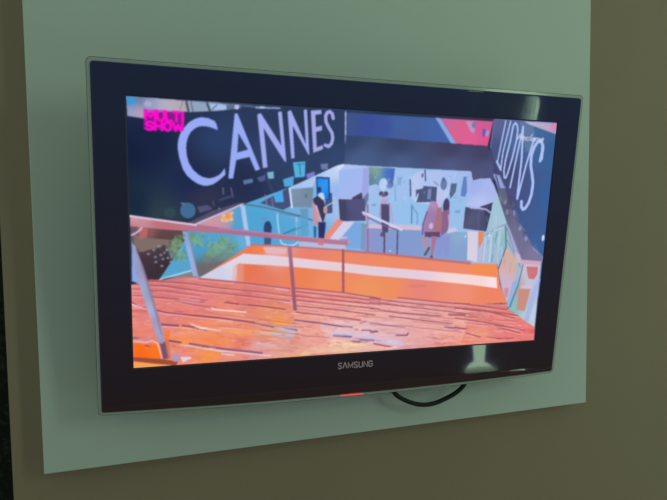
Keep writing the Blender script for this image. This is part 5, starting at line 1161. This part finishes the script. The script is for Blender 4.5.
('l',[(71.1,-135.7),(105.7,-140.6)],1.3,(250,206,198),0.5),
('l',[(107.4,-138.8),(142.9,-143.9)],1.4,(164,86,104),0.6),
('l',[(107.6,-140.8),(143.0,-145.9)],1.3,(250,206,198),0.5),
('l',[(144.8,-144.3),(181.1,-149.5)],1.4,(164,86,104),0.6),
('l',[(144.9,-146.3),(181.3,-151.5)],1.3,(250,206,198),0.5),
('l',[(-98.8,-119.8),(-68.6,-124.3)],1.3,(164,86,104),0.6),
('l',[(-98.7,-121.6),(-68.5,-126.1)],1.2,(250,206,198),0.5),
('l',[(-1.2,-134.2),(31.0,-139.1)],1.3,(164,86,104),0.6),
('l',[(-1.2,-136.2),(31.1,-141.0)],1.2,(250,206,198),0.5),
('l',[(32.7,-138.5),(65.7,-143.5)],1.3,(164,86,104),0.6),
('l',[(32.8,-140.5),(65.9,-145.4)],1.3,(250,206,198),0.5),
('l',[(103.2,-150.2),(137.8,-155.4)],1.4,(164,86,104),0.6),
('l',[(103.3,-152.2),(137.9,-157.4)],1.3,(250,206,198),0.5),
('l',[(139.6,-155.6),(175.0,-160.9)],1.4,(164,86,104),0.6),
('l',[(139.8,-157.7),(175.2,-163.0)],1.3,(250,206,198),0.5),
('l',[(-47.6,-136.4),(-20.0,-140.7)],1.3,(164,86,104),0.6),
('l',[(-47.5,-138.2),(-19.9,-142.6)],1.2,(250,206,198),0.5),
('l',[(-18.6,-140.3),(9.6,-144.7)],1.3,(164,86,104),0.6),
('l',[(-18.5,-142.2),(9.7,-146.6)],1.2,(250,206,198),0.5),
('l',[(11.1,-145.4),(39.9,-149.9)],1.3,(164,86,104),0.6),
('l',[(11.2,-147.4),(40.0,-151.9)],1.2,(250,206,198),0.5),
('l',[(72.3,-154.8),(102.2,-159.5)],1.4,(164,86,104),0.6),
('l',[(72.4,-156.8),(102.3,-161.5)],1.3,(250,206,198),0.5),
('l',[(103.9,-160.6),(134.4,-165.3)],1.4,(164,86,104),0.6),
('l',[(104.0,-162.6),(134.6,-167.4)],1.3,(250,206,198),0.5),
('l',[(136.0,-165.2),(167.2,-170.1)],1.4,(164,86,104),0.6),
('l',[(136.2,-167.3),(167.4,-172.2)],1.3,(250,206,198),0.5),
('l',[(168.9,-170.5),(200.8,-175.5)],1.4,(164,86,104),0.6),
('l',[(169.1,-172.5),(201.0,-177.6)],1.3,(250,206,198),0.5),
('l',[(-248.8,-117.8),(-233.6,-120.4)],1.2,(164,86,104),0.6),
('l',[(-248.8,-119.5),(-233.6,-122.1)],1.1,(250,206,198),0.5),
('l',[(-232.8,-120.5),(-217.5,-123.1)],1.2,(164,86,104),0.6),
('l',[(-232.8,-122.3),(-217.5,-124.9)],1.1,(250,206,198),0.5),
('l',[(-216.7,-123.2),(-201.2,-125.9)],1.2,(164,86,104),0.6),
('l',[(-216.7,-125.0),(-201.2,-127.7)],1.1,(250,206,198),0.5),
('l',[(-200.4,-126.6),(-184.7,-129.3)],1.2,(164,86,104),0.6),
('l',[(-200.4,-128.4),(-184.6,-131.1)],1.1,(250,206,198),0.5),
('l',[(-183.8,-129.1),(-168.0,-131.8)],1.2,(164,86,104),0.6),
('l',[(-183.8,-130.9),(-167.9,-133.7)],1.1,(250,206,198),0.5),
('l',[(-167.1,-132.6),(-151.0,-135.3)],1.2,(164,86,104),0.6),
('l',[(-167.1,-134.4),(-151.0,-137.2)],1.1,(250,206,198),0.5),
('l',[(-150.2,-135.1),(-133.9,-137.9)],1.2,(164,86,104),0.6),
('l',[(-150.2,-137.0),(-133.9,-139.7)],1.2,(250,206,198),0.5),
('l',[(-133.0,-138.6),(-116.6,-141.4)],1.2,(164,86,104),0.6),
('l',[(-133.0,-140.4),(-116.5,-143.3)],1.2,(250,206,198),0.5),
('l',[(-115.7,-141.2),(-99.0,-144.0)],1.3,(164,86,104),0.6),
('l',[(-115.7,-143.0),(-99.0,-145.9)],1.2,(250,206,198),0.5),
('l',[(-227.7,-139.8),(-207.4,-143.3)],1.2,(164,86,104),0.6),
('l',[(-227.7,-141.6),(-207.4,-145.1)],1.1,(250,206,198),0.5),
('l',[(-206.3,-142.9),(-185.7,-146.4)],1.2,(164,86,104),0.6),
('l',[(-206.3,-144.7),(-185.6,-148.3)],1.1,(250,206,198),0.5),
('l',[(-162.4,-150.6),(-141.1,-154.3)],1.2,(164,86,104),0.6),
('l',[(-162.4,-152.5),(-141.1,-156.2)],1.2,(250,206,198),0.5),
('l',[(-140.0,-154.6),(-118.3,-158.3)],1.2,(164,86,104),0.6),
('l',[(-139.9,-156.4),(-118.2,-160.2)],1.2,(250,206,198),0.5),
('l',[(-117.1,-158.7),(-95.1,-162.5)],1.3,(164,86,104),0.6),
('l',[(-117.1,-160.6),(-95.0,-164.4)],1.2,(250,206,198),0.5),
('l',[(-93.9,-163.2),(-71.5,-167.1)],1.3,(164,86,104),0.6),
('l',[(-93.9,-165.1),(-71.5,-169.0)],1.2,(250,206,198),0.5),
('l',[(-70.3,-166.7),(-47.6,-170.6)],1.3,(164,86,104),0.6),
('l',[(-70.3,-168.6),(-47.5,-172.6)],1.2,(250,206,198),0.5),
('l',[(101.4,-129.7),(125.2,-133.3)],1.4,(164,86,104),0.6),
('l',[(101.5,-131.7),(125.4,-135.2)],1.3,(250,206,198),0.5),
('l',[(126.6,-134.5),(150.8,-138.2)],1.4,(164,86,104),0.6),
('l',[(126.7,-136.5),(150.9,-140.2)],1.3,(250,206,198),0.5),
('l',[(178.0,-141.8),(203.0,-145.6)],1.4,(164,86,104),0.6),
('l',[(178.2,-143.9),(203.2,-147.6)],1.3,(250,206,198),0.5),
('l',[(204.3,-145.4),(229.8,-149.2)],1.5,(164,86,104),0.6),
('l',[(204.5,-147.5),(230.0,-151.3)],1.4,(250,206,198),0.5),
('l',[(258.5,-154.2),(284.8,-158.1)],1.5,(164,86,104),0.6),
('l',[(258.7,-156.3),(285.0,-160.2)],1.4,(250,206,198),0.5),
('l',[(286.1,-157.3),(312.9,-161.3)],1.5,(164,86,104),0.6),
('l',[(286.3,-159.4),(313.2,-163.5)],1.4,(250,206,198),0.5),
('l',[(115.4,-144.1),(135.8,-147.0)],1.4,(164,86,104),0.6),
('l',[(115.5,-146.1),(135.9,-149.0)],1.3,(250,206,198),0.5),
('l',[(158.7,-150.9),(179.6,-153.9)],1.4,(164,86,104),0.6),
('l',[(158.8,-152.9),(179.8,-156.0)],1.3,(250,206,198),0.5),
('l',[(203.1,-157.3),(224.7,-160.4)],1.5,(164,86,104),0.6),
('l',[(203.3,-159.3),(224.9,-162.5)],1.4,(250,206,198),0.5),
('l',[(225.9,-161.1),(247.8,-164.2)],1.5,(164,86,104),0.6),
('l',[(226.1,-163.1),(248.0,-166.3)],1.4,(250,206,198),0.5),
('l',[(248.8,-163.5),(271.0,-166.7)],1.5,(164,86,104),0.6),
('l',[(249.0,-165.6),(271.2,-168.8)],1.4,(250,206,198),0.5),
('l',[(272.3,-167.5),(294.8,-170.7)],1.5,(164,86,104),0.6),
('l',[(272.5,-169.6),(295.0,-172.8)],1.4,(250,206,198),0.5),
('l',[(296.0,-171.1),(318.8,-174.4)],1.5,(164,86,104),0.6),
('l',[(296.2,-173.2),(319.1,-176.5)],1.4,(250,206,198),0.5),
('p',[(-353.5,-159.9),(-335.9,-163.4),(-320.0,-163.6),(-311.7,-188.2),(-353.4,-182.0)],[(-350.1,-164.8,250,112,30),(-323.1,-172.9,252,116,36),(-344.8,-181.0,246,104,28)],1.0),
('l',[(-353.5,-156.7),(-335.8,-159.9),(-327.1,-157.6),(-319.3,-162.1),(-315.9,-173.4),(-312.7,-187.3)],2.0,(248,196,180),1.0),
('l',[(-335.9,-167.1),(-331.7,-168.9)],1.4,(246,190,180),0.5),
('l',[(-335.9,-164.9),(-331.6,-166.8)],2.8,(170,80,60),0.935),
('p',[(-354.8,-181.8),(-311.7,-188.2),(-289.7,-193.8),(-292.8,-200.9),(-354.9,-188.2)],(158,76,56),1.0),
('p',[(-356.4,-188.9),(-298.7,-198.9),(-316.4,-207.2),(-359.6,-203.7)],(246,164,92),1.0),
('p',[(-311.0,-142.0),(-299.4,-142.6),(-302.5,-159.9),(-306.9,-161.3)],(244,122,60),0.75),
('p',[(-316.0,-162.3),(-308.4,-159.6),(-301.8,-188.1),(-311.7,-188.2)],(122,82,104),1.0),
('p',[(-308.3,-153.2),(-302.5,-159.9),(-300.0,-188.2),(-304.4,-187.9)],(206,112,92),0.8),
('p',[(-299.9,-181.0),(-289.6,-180.1),(-286.0,-191.7),(-295.6,-194.2)],(178,152,186),1.0),
('p',[(-285.2,-186.1),(-270.2,-187.6),(-271.0,-190.3),(-282.3,-196.0)],(232,206,226),1.0),
('p',[(-351.8,-5.6),(-347.3,-18.2),(-338.9,-45.3),(-340.9,-69.4),(-353.3,-64.5)],(136,166,234),1.0),
('p',[(-351.6,-7.8),(-347.2,-12.3),(-338.0,-40.8),(-325.3,-86.7),(-313.7,-133.9),(-310.2,-146.8),(-310.5,-163.4),(-316.3,-162.3),(-322.6,-146.0),(-332.5,-109.6),(-339.4,-86.2),(-350.6,-40.5)],[(-347.0,-36.1,150,172,222),(-340.2,-39.2,150,136,166),(-336.9,-78.6,166,182,218),(-328.4,-78.9,148,132,162),(-329.1,-112.8,172,176,212),(-319.4,-125.8,168,148,176),(-318.3,-149.4,168,166,200),(-312.7,-159.3,140,150,190)],1.0),
('l',[(-339.9,-39.2),(-327.5,-86.6),(-316.1,-133.8),(-312.5,-148.2)],2.4,(128,112,146),0.55),
('l',[(-346.6,-18.2),(-338.0,-40.8),(-325.3,-86.7),(-315.1,-129.1)],1.5,(140,110,140),0.6),
('l',[(-351.6,3.9),(-344.6,7.6),(-339.7,11.9),(-336.7,16.3)],2.6,(216,182,216),1.0),
('p',[(-353.3,33.1),(-305.5,25.9),(-227.6,15.1),(-103.6,1.2),(-38.9,-6.3),(-19.4,-5.8),(-21.6,-14.4),(-38.6,-13.9),(-103.3,-7.1),(-227.6,6.3),(-297.2,11.1),(-353.3,16.8)],[(-351.0,27.3,206,170,190),(-351.2,20.0,196,116,120),(-305.6,17.0,188,112,124),(-255.6,12.5,178,116,140),(-188.5,4.6,168,112,150),(-101.9,-2.3,176,118,146),(-35.4,-9.3,180,120,150)],1.0),
('l',[(-353.2,31.6),(-326.3,27.6),(-305.5,24.7),(-261.4,18.5)],2.9,(226,200,220),1.0),
('l',[(-227.6,13.6),(-103.5,-0.0),(-27.0,-6.9)],1.4,(196,150,180),0.7),
('e',-20.1,-8.6,2.7,2.7,(190,150,190),1.0),
('l',[(-37.3,-2.7),(-23.8,-2.0)],2.3,(215,190,220),1.0),
('l',[(-133.4,-5.2),(-130.6,-10.8),(-120.9,-14.1),(-111.3,-13.4),(-104.9,-8.7)],1.9,(205,225,240),1.0),
('p',[(-103.3,-7.9),(-26.7,-14.3),(-22.9,-22.6),(-103.1,-15.9)],(212,190,216),0.75),
('p',[(-71.5,-4.1),(-62.4,-5.0),(-62.9,-14.7),(-72.1,-13.8)],(206,120,130),0.85),
('l',[(-179.1,-11.9),(-133.7,-14.4),(-81.8,-18.6),(-26.3,-23.1),(34.8,-28.8)],2.6,(172,120,140),1.0),
('p',[(-121.5,-14.9),(-115.1,-15.8),(-109.2,-70.2),(-103.7,-120.9),(-110.0,-120.6),(-114.7,-73.3)],[(-119.1,-21.3,165,108,140),(-109.9,-70.1,160,92,112),(-107.2,-111.6,150,92,120)],1.0),
('p',[(-31.7,-20.9),(-27.6,-20.9),(-24.3,-93.0),(-28.5,-92.8)],(170,88,100),1.0),
('p',[(-331.9,182.8),(-276.3,181.8),(-277.3,154.4),(-331.8,154.6)],(222,14,180),0.55),
('t','MULTI',(-330.8,181.5),(-276.3,180.7),(-330.7,168.7),3.5,(255,8,205),1.0,0),
('t','SHOW',(-330.3,165.3),(-277.1,165.8),(-330.2,154.5),3.5,(255,8,205),1.0,0),
('s',0.8),
]

STEPS = [(-354.8, -70.4), (-328.1, -63.7), (-257.5, -64.2), (-197.1, -71.5), (-107.9, -85.0), (-26.8, -94.6), (37.3, -108.2), (211.5, -125.3), (286.5, -128.2), (327.0, -159.9), (352.2, -175.8), (353.2, -209.2), (-362.6, -209.9)]
PW, PH, PK = 709.0, 399.0, 2           # picture size in mm, raster points per mm

def paint():
    W, Hh = int(PW*PK), int(PH*PK)
    img = np.zeros((Hh, W, 3), np.float32)
    gx = (np.arange(W)+.5)/PK - PW/2; gy = PH/2 - (np.arange(Hh)+.5)/PK
    def window(x0, x1, y0, y1):
        i0 = max(0, int((x0+PW/2)*PK)-1); i1 = min(W, int((x1+PW/2)*PK)+2)
        j0 = max(0, int((PH/2-y1)*PK)-1); j1 = min(Hh, int((PH/2-y0)*PK)+2)
        return i0, i1, j0, j1
    def fill(pts, c, a):
        pts = np.array(pts, np.float32)
        i0, i1, j0, j1 = window(pts[:,0].min(), pts[:,0].max(), pts[:,1].min(), pts[:,1].max())
        if i1 <= i0 or j1 <= j0: return
        X, Y = np.meshgrid(gx[i0:i1], gy[j0:j1]); m = np.zeros(X.shape, bool)
        for (xa, ya), (xb, yb) in zip(pts, np.roll(pts, -1, 0)):
            if ya == yb: continue
            m ^= ((ya > Y) != (yb > Y)) & (X < (xb-xa)*(Y-ya)/(yb-ya)+xa)
        put(m, X, Y, c, a, (slice(j0, j1), slice(i0, i1)))
    def put(m, X, Y, c, a, sl):
        if isinstance(c, list):
            num = np.zeros(X.shape+(3,), np.float32); den = np.zeros(X.shape, np.float32)
            for (x, y, r, g, b) in c:
                w = 1/((X-x)**2+(Y-y)**2+120)**1.6
                num += w[...,None]*np.array((r,g,b), np.float32); den += w
            v = num/den[...,None]
        else: v = np.array(c, np.float32)
        d = img[sl]; d[m] = (d*(1-a)+v*a)[m]
    def stroke(pts, w, c, a):
        pts = np.array(pts, np.float32); e = w/2+1
        i0, i1, j0, j1 = window(pts[:,0].min()-e, pts[:,0].max()+e, pts[:,1].min()-e, pts[:,1].max()+e)
        if i1 <= i0 or j1 <= j0: return
        X, Y = np.meshgrid(gx[i0:i1], gy[j0:j1]); m = np.zeros(X.shape, bool)
        for (xa, ya), (xb, yb) in zip(pts[:-1], pts[1:]):
            dx, dy = xb-xa, yb-ya; l = dx*dx+dy*dy+1e-9
            s = np.clip(((X-xa)*dx+(Y-ya)*dy)/l, 0, 1)
            m |= (X-xa-s*dx)**2+(Y-ya-s*dy)**2 <= w*w/4
        put(m, X, Y, c, a, (slice(j0, j1), slice(i0, i1)))
    def blur(A, r, ax):
        k = np.exp(-.5*(np.arange(-int(3*r)-1, int(3*r)+2)/r)**2); k /= k.sum(); h = len(k)//2
        B = np.pad(A, [(h, h) if i == ax else (0, 0) for i in range(A.ndim)], mode='edge'); out = np.zeros_like(A)
        n = A.shape[ax]
        for i, q in enumerate(k): out += q*np.take(B, range(i, i+n), axis=ax)
        return out
    rng = np.random.default_rng(7)
    for o in PICTURE:
        if o[0] == 'p': fill(*o[1:])
        elif o[0] == 'l': stroke(*o[1:])
        elif o[0] == 'e':
            _, x, y, rx, ry, c, a = o
            fill([(x+rx*math.cos(k*math.pi/12), y+ry*math.sin(k*math.pi/12)) for k in range(24)], c, a)
        elif o[0] == 't':
            _, s, tl, tr, bl, w, c, a, sl = o
            wd = [{'I': .45, 'l': .5, 'm': 1.3, 'M': 1.35, 'L': .85, 'T': .95, 'W': 1.35}.get(ch, 1) for ch in s]; tot = sum(wd); x = 0
            dx, dy = (tr[0]-tl[0])/tot, (tr[1]-tl[1])/tot; vx, vy = bl[0]-tl[0], bl[1]-tl[1]
            for ch, cw in zip(s, wd):
                for pl in GL[ch]:
                    q = [(x+.12+(cw-.24)*p[0]+sl*(.5-p[1]), p[1]) for p in pl]
                    stroke([(tl[0]+dx*a_+vx*b_, tl[1]+dy*a_+vy*b_) for a_, b_ in q], w, c, a)
                x += cw
        elif o[0] == 'n':                                   # broken-up compression streaks across the wooden steps
            keep = img.copy(); img[:] = 0
            fill(STEPS, (1, 1, 1), 1); m = img[..., :1].copy(); img[:] = keep
            for sx, sy, amp in ((14, 1.3, .8), (5, 1.1, .8), (40, 5, .8)):
                nz = blur(blur(rng.standard_normal((Hh, W)).astype(np.float32), sx, 1), sy, 0)
                nz /= nz.std()
                sh = (np.arange(W)*.105).astype(int)         # along the treads
                nz = nz[(np.arange(Hh)[:, None]-sh[None, :]) % Hh, np.arange(W)[None, :]]
                img *= 1+m*o[1]*.33*amp*nz[..., None]*np.array((.45, 1, 1), np.float32)
        elif o[0] == 's':
            img[:] = blur(blur(img, o[1]*PK, 0), o[1]*PK, 1)
    img = img[:Hh//2*2, :W//2*2].reshape(Hh//2, 2, W//2, 2, 3).mean((1, 3))
    c = np.clip(img/255, 0, 1)
    return np.where(c <= .04045, c/12.92, ((c+.055)/1.055)**2.4)

def screen_mesh(parent):
    px = paint(); h, w = px.shape[:2]
    xs = np.linspace(-.7084/2, .7084/2, w); ys = np.linspace(.3985/2, -.3985/2, h)
    X, Y = np.meshgrid(xs, ys)
    co = np.stack([X, Y, np.zeros_like(X)], -1).reshape(-1, 3)
    i = np.arange(h*w).reshape(h, w)
    q = np.stack([i[1:, :-1], i[1:, 1:], i[:-1, 1:], i[:-1, :-1]], -1).reshape(-1, 4)
    me = bpy.data.meshes.new('screen')
    me.vertices.add(len(co)); me.vertices.foreach_set('co', co.ravel())
    me.loops.add(q.size); me.loops.foreach_set('vertex_index', q.ravel().astype(np.int32))
    me.polygons.add(len(q)); me.polygons.foreach_set('loop_start', np.arange(0, q.size, 4, dtype=np.int32))
    me.update(calc_edges=True)
    at = me.color_attributes.new('picture', 'FLOAT_COLOR', 'POINT')
    at.data.foreach_set('color', np.concatenate([px.reshape(-1, 3), np.ones((h*w, 1))], 1).astype(np.float32).ravel())
    me.materials.append(M_screen)
    return link(bpy.data.objects.new('screen', me), parent)

# ------------------------------------------------------------------ television
TV = empty('television', Matrix([[0.999851, 0.016295, -0.005692, 0.0], [-0.003661, -0.122042, -0.992518, -0.105], [-0.016868, 0.992391, -0.121964, 1.75], [0, 0, 0, 1]]))
tag(TV, 'black flat screen television switched on, tilted forward on the white wall panel', 'television')

def outline(hw, top, bot, bow, r, z, zb=None):
    """rounded rectangle, lower edge bowed down by `bow`; zb = depth along the lower edge"""
    pts = []
    n = 40
    zb = z if zb is None else zb
    def arc(cx, cy, a0, za, zc):
        for k in range(7):
            a = math.radians(a0+90*k/6); u = k/6
            pts.append((cx+r*math.cos(a), cy+r*math.sin(a), za+(zc-za)*u))
    arc(hw-r, top-r, 0, z, z)
    for k in range(1, n): pts.append((hw-r-2*(hw-r)*k/n, top, z))
    arc(-hw+r, top-r, 90, z, z)
    for k in range(1, n): pts.append((-hw, top-r+(bot+r-top+r)*k/n, z))
    arc(-hw+r, bot+r, 180, z, zb)
    for k in range(1, n):
        x = -hw+r+2*(hw-r)*k/n
        pts.append((x, bot-bow*(1-(x/(hw-r))**2), zb))
    arc(hw-r, bot+r, 270, zb, z)
    for k in range(1, n): pts.append((hw, bot+r+(top-r-bot-r)*k/n, z))
    if hw > .38:                                            # the lower left corner hangs a few millimetres low
        pts = [(x-.0018*max(0, -x/hw)*max(0, min(1, (top-y)/(top-bot))), y-.0030*max(0, -x/hw)*max(0, min(1, (top-y)/(top-bot))), d) for x, y, d in pts]
    return pts

def loft(bm, loops, close=False):
    R = [[bm.verts.new(p) for p in l] for l in loops]
    if close: R.append(R[0])
    for A, B in zip(R, R[1:]):
        n = len(A)
        for k in range(n): bm.faces.new((A[k], A[(k+1) % n], B[(k+1) % n], B[k]))
    return R

sw, sh = .7084/2, .3985/2
bm = bmesh.new()
loft(bm, [outline(sw, sh, -sh, 0, .0006, -.0005), outline(sw, sh, -sh, 0, .0006, .0006), outline(sw+.0018, sh+.0018, -sh-.0018, 0, .001, .0022),
          outline(.3960, .2405, -.2535, .0010, .003, .0024), outline(.3966, .2411, -.2562, .0012, .003, .0026, .0034), outline(.3970, .2414, -.2580, .0018, .003, .0026, .0024), outline(.3985, .2425, -.2645, .0080, .0045, .0022, -.0015),
          outline(.3995, .2432, -.2660, .0088, .005, .0006, -.0036), outline(.3995, .2432, -.2660, .0088, .005, -.010, -.012)])
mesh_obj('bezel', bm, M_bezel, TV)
bm = bmesh.new()
loft(bm, [outline(.3996, .2433, -.2661, .0088, .005, 0, -.0030), outline(.4040, .2476, -.2696, .0094, .007, -.0004, -.0034),
          outline(.4050, .2486, -.2705, .0096, .0075, -.0012, -.0042), outline(.4050, .2486, -.2705, .0096, .0075, -.0035, -.0065),
          outline(.3996, .2433, -.2661, .0088, .005, -.0045, -.0075)], True)
rim = mesh_obj('clear_rim', bm, M_rim, TV)
rim.data.materials.append(M_rim_edge)
for i, p in enumerate(rim.data.polygons):
    if len(rim.data.polygons)//5 <= i < 3*len(rim.data.polygons)//5: p.material_index = 1; rim['label'] = 'thin clear acrylic edge'
screen_mesh(TV)['label'] = 'lit screen showing wooden steps, an orange carpet and a studio hall under large white letters'
# back housing: shallow tapered shell
bm = bmesh.new()
R = loft(bm, [outline(.3975, .2415, -.2640, .0085, .005, -.009, -.013), outline(.385, .229, -.250, .004, .015, -.018), outline(.36, .20, -.225, 0, .02, -.034), outline(.34, .18, -.205, 0, .02, -.036)])
bm.faces.new(R[-1])
mesh_obj('back_housing', bm, M_house, TV)
# maker's lettering
LW = {'S': [[(1,.2),(.8,0),(.2,0),(0,.22),(.2,.44),(.8,.58),(1,.8),(.8,1),(.2,1),(0,.8)]], 'A': [[(0,1),(.42,0),(.58,0),(1,1)]], 'M': [[(0,1),(0,0),(.5,.8),(1,0),(1,1)]],
      'U': [[(0,0),(0,.8),(.22,1),(.78,1),(1,.8),(1,0)]], 'N': [[(0,1),(0,0),(1,1),(1,0)]], 'G': [[(1,.2),(.8,0),(.2,0),(0,.2),(0,.8),(.2,1),(.8,1),(1,.8),(1,.5),(.55,.5)]]}
bm = bmesh.new()
x0, x1, yt, yb = (-0.030699999999999998, 0.0299, -0.21523, -0.22489)
word = 'SAMSUNG'; wid = dict(M=1.3, S=.9, A=1.05); gap = .42
unit = (x1-x0)/(sum(wid.get(c, 1) for c in word)+gap*(len(word)-1)); xc = x0
for ch in word:
    cw = wid.get(ch, 1)*unit
    for pl in LW[ch]:
        ribbon(bm, [(xc+cw*p[0], yt+(yb-yt)*p[1]) for p in pl], .0016, 0)
    xc += cw+gap*unit
r = bmesh.ops.extrude_face_region(bm, geom=bm.faces[:])
bmesh.ops.translate(bm, vec=(0,0,.0004), verts=[v for v in r['geom'] if isinstance(v, bmesh.types.BMVert)])
lo = mesh_obj('brand_lettering', bm, M_mark, TV); lo.location = (0, 0, .0027); lo['label'] = 'small silver brand lettering under the screen'
# standby light along the lower edge
bm = bmesh.new()
loops = []
for k in range(13):
    u = -1+2*k/12; x = -.002+.021*u; hgt = .0006*(1-.9*u*u)
    loops.append([(x, -.2769-hgt, -.0052), (x, -.2769+hgt, -.0048), (x, -.2769+hgt, -.0022), (x, -.2769-hgt, -.0026)])
Rg = [[bm.verts.new(p) for p in l] for l in loops]
for A, B in zip(Rg, Rg[1:]):
    for k in range(4): bm.faces.new((A[k], A[(k+1) % 4], B[(k+1) % 4], B[k]))
bm.faces.new(Rg[0]); bm.faces.new(Rg[-1][::-1])
pl = mesh_obj('power_light', bm, M_led, TV); pl['label'] = 'red glowing power light'
# bracket between housing and panel (hidden behind the set)
bm = bmesh.new()
box(bm, -.11, .11, -.11, .11, -.041, -.0355)
box(bm, -.03, .03, -.04, .04, -.098, -.041)
mesh_obj('wall_bracket', bm, M_steel, TV)

# ------------------------------------------------------------------ panel, walls, cable
XL, XR, YB = [-0.50304, 0.54273, -0.37147]
PT = .04
bm = bmesh.new(); box(bm, XL, XR, 0, PT, H+YB, H+.62, .0012)
o = mesh_obj('wall_panel', bm, M_panel); tag(o, 'large flat white board on the beige wall, behind the television', 'panel')

bm = bmesh.new(); box(bm, -.558, 3.6, PT+.0005, PT+.16, 0, H+1.05)
struct(mesh_obj('wall_back', bm, M_wall))
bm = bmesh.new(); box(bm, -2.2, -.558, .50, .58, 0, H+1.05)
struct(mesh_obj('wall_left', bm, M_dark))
bm = bmesh.new(); box(bm, -2.2, 3.6, -2.7, .58, -.08, 0)
struct(mesh_obj('floor', bm, M_floor))

bm = bmesh.new()
cp = [(.045,-.19,.030),(.062,-.240,.031),(.0834,-.2873,.035),(.1100,-.3085,.035),(.1455,-.3200,.035),(.1830,-.3155,.035),(.2270,-.2932,.035),(.254,-.245,.031),(.268,-.19,.030)]
cp = [Vector((x, -z, y+H)) for x, y, z in cp]
pts = []
for i in range(len(cp)-1):
    p0, p1, p2, p3 = cp[max(i-1,0)], cp[i], cp[i+1], cp[min(i+2,len(cp)-1)]
    for k in range(8):
        u = k/8
        pts.append(.5*((2*p1)+(p2-p0)*u+(2*p0-5*p1+4*p2-p3)*u*u+(3*p1-p0-3*p2+p3)*u**3))
pts.append(cp[-1])
tube(bm, pts, .0042)
o = mesh_obj('power_cable', bm, M_cable, smooth=True); tag(o, 'black cable hanging in a loop below the television', 'cable')

# ------------------------------------------------------------------ the far side of the room, with an unseen window shaped to the set's reflections
YF = -2.2
bm = bmesh.new(); box(bm, -2.2, 3.6, YF-.14, YF, 0, H+1.05)
struct(mesh_obj('wall_front', bm, M_back))
arch = [(1.50, -.55), (1.58, -1.00), (1.575, -1.34), (1.605, -1.475), (1.58, -1.486), (1.55, -1.52), (1.53, -1.60), (1.83, -1.60), (1.80, -1.56),
        (1.737, -1.515), (1.676, -1.482), (1.672, -1.43), (1.665, -1.34), (1.665, -1.00), (1.77, -.55), (1.791, .09), (1.795, .16), (1.790, .194), (1.775, .213), (1.757, .226), (1.738, .236), (1.72, .243), (1.69, .250), (1.663, .254), (1.50, .254)]
bm = bmesh.new()
f = bm.faces.new([bm.verts.new((x, YF+.012, z+H)) for x, z in arch])  # unseen glowing pane, shaped to the bezel's reflections
g = bmesh.ops.extrude_face_region(bm, geom=[f])
bmesh.ops.translate(bm, vec=(0, -.0115, 0), verts=[v for v in g['geom'] if isinstance(v, bmesh.types.BMVert)])
bmesh.ops.triangulate(bm, faces=bm.faces[:])
WIN = struct(mesh_obj('window_1', bm, M_pane))
def drape(x0, x1, y0, y1, depth):
    bm = bmesh.new(); n = max(6, int((x1-x0)*160))
    a = [bm.verts.new((x0+(x1-x0)*k/n, depth+.010*math.sin(k*.9), y0+H)) for k in range(n+1)]
    b = [bm.verts.new((x0+(x1-x0)*k/n, depth+.010*math.sin(k*.9), y1+H)) for k in range(n+1)]
    for k in range(n): bm.faces.new((a[k], a[k+1], b[k+1], b[k]))
    d = mesh_obj('drape', bm, M_sheer, smooth=True); d.parent = WIN
for k, xe in enumerate((1.752, 1.70, 1.65, 1.60, 1.57, 1.55, 1.53)):  # unseen sheer layers, stacked to fade the pane's glow towards the left
    drape(1.36, xe, -.62, .30, YF+.05+.03*k)
for k, xe in enumerate((1.86, 1.85, 1.72, 1.68, 1.64, 1.60)):
    drape(1.40, xe, -1.72, -1.487, YF+.05+.03*k)

# ------------------------------------------------------------------ light and camera
w = bpy.data.worlds.new('room_ambient'); S.world = w; w.use_nodes = True
bg = w.node_tree.nodes['Background']; bg.inputs['Color'].default_value = (.70, .985, .70, 1); bg.inputs['Strength'].default_value = .345

ld = bpy.data.lights.new('added_key_light', 'AREA'); ld.shape = 'RECTANGLE'; ld.size = .32; ld.size_y = .80; ld.energy = 6.3; ld.color = (.66, .97, .66)  # added area light that strengthens the key, kept out of the bezel's reflection
key_obj = link(bpy.data.objects.new('added_key_light', ld)); key_obj.location = (1.56, -2.05, H+.70)
key_obj.rotation_euler = (Vector((.1, 0, H)) - key_obj.location).to_track_quat('-Z', 'Y').to_euler()

cd = bpy.data.cameras.new('camera'); cam = link(bpy.data.objects.new('camera', cd))
cam.matrix_world = Matrix([[0.958347, 0.030366, -0.283987, -0.296482], [-0.285236, 0.051168, -0.957091, -0.945505], [-0.014532, 0.998228, 0.057698, 1.779478], [0, 0, 0, 1]])
cd.sensor_fit = 'HORIZONTAL'; cd.sensor_width = 36; cd.lens = 545/667*36; cd.clip_start = .02
S.camera = cam
vs = S.view_settings; S.display_settings.display_device = 'sRGB'
vs.view_transform = 'Standard'; vs.look = 'None'; vs.exposure = 0; vs.gamma = 1; vs.use_curve_mapping = False
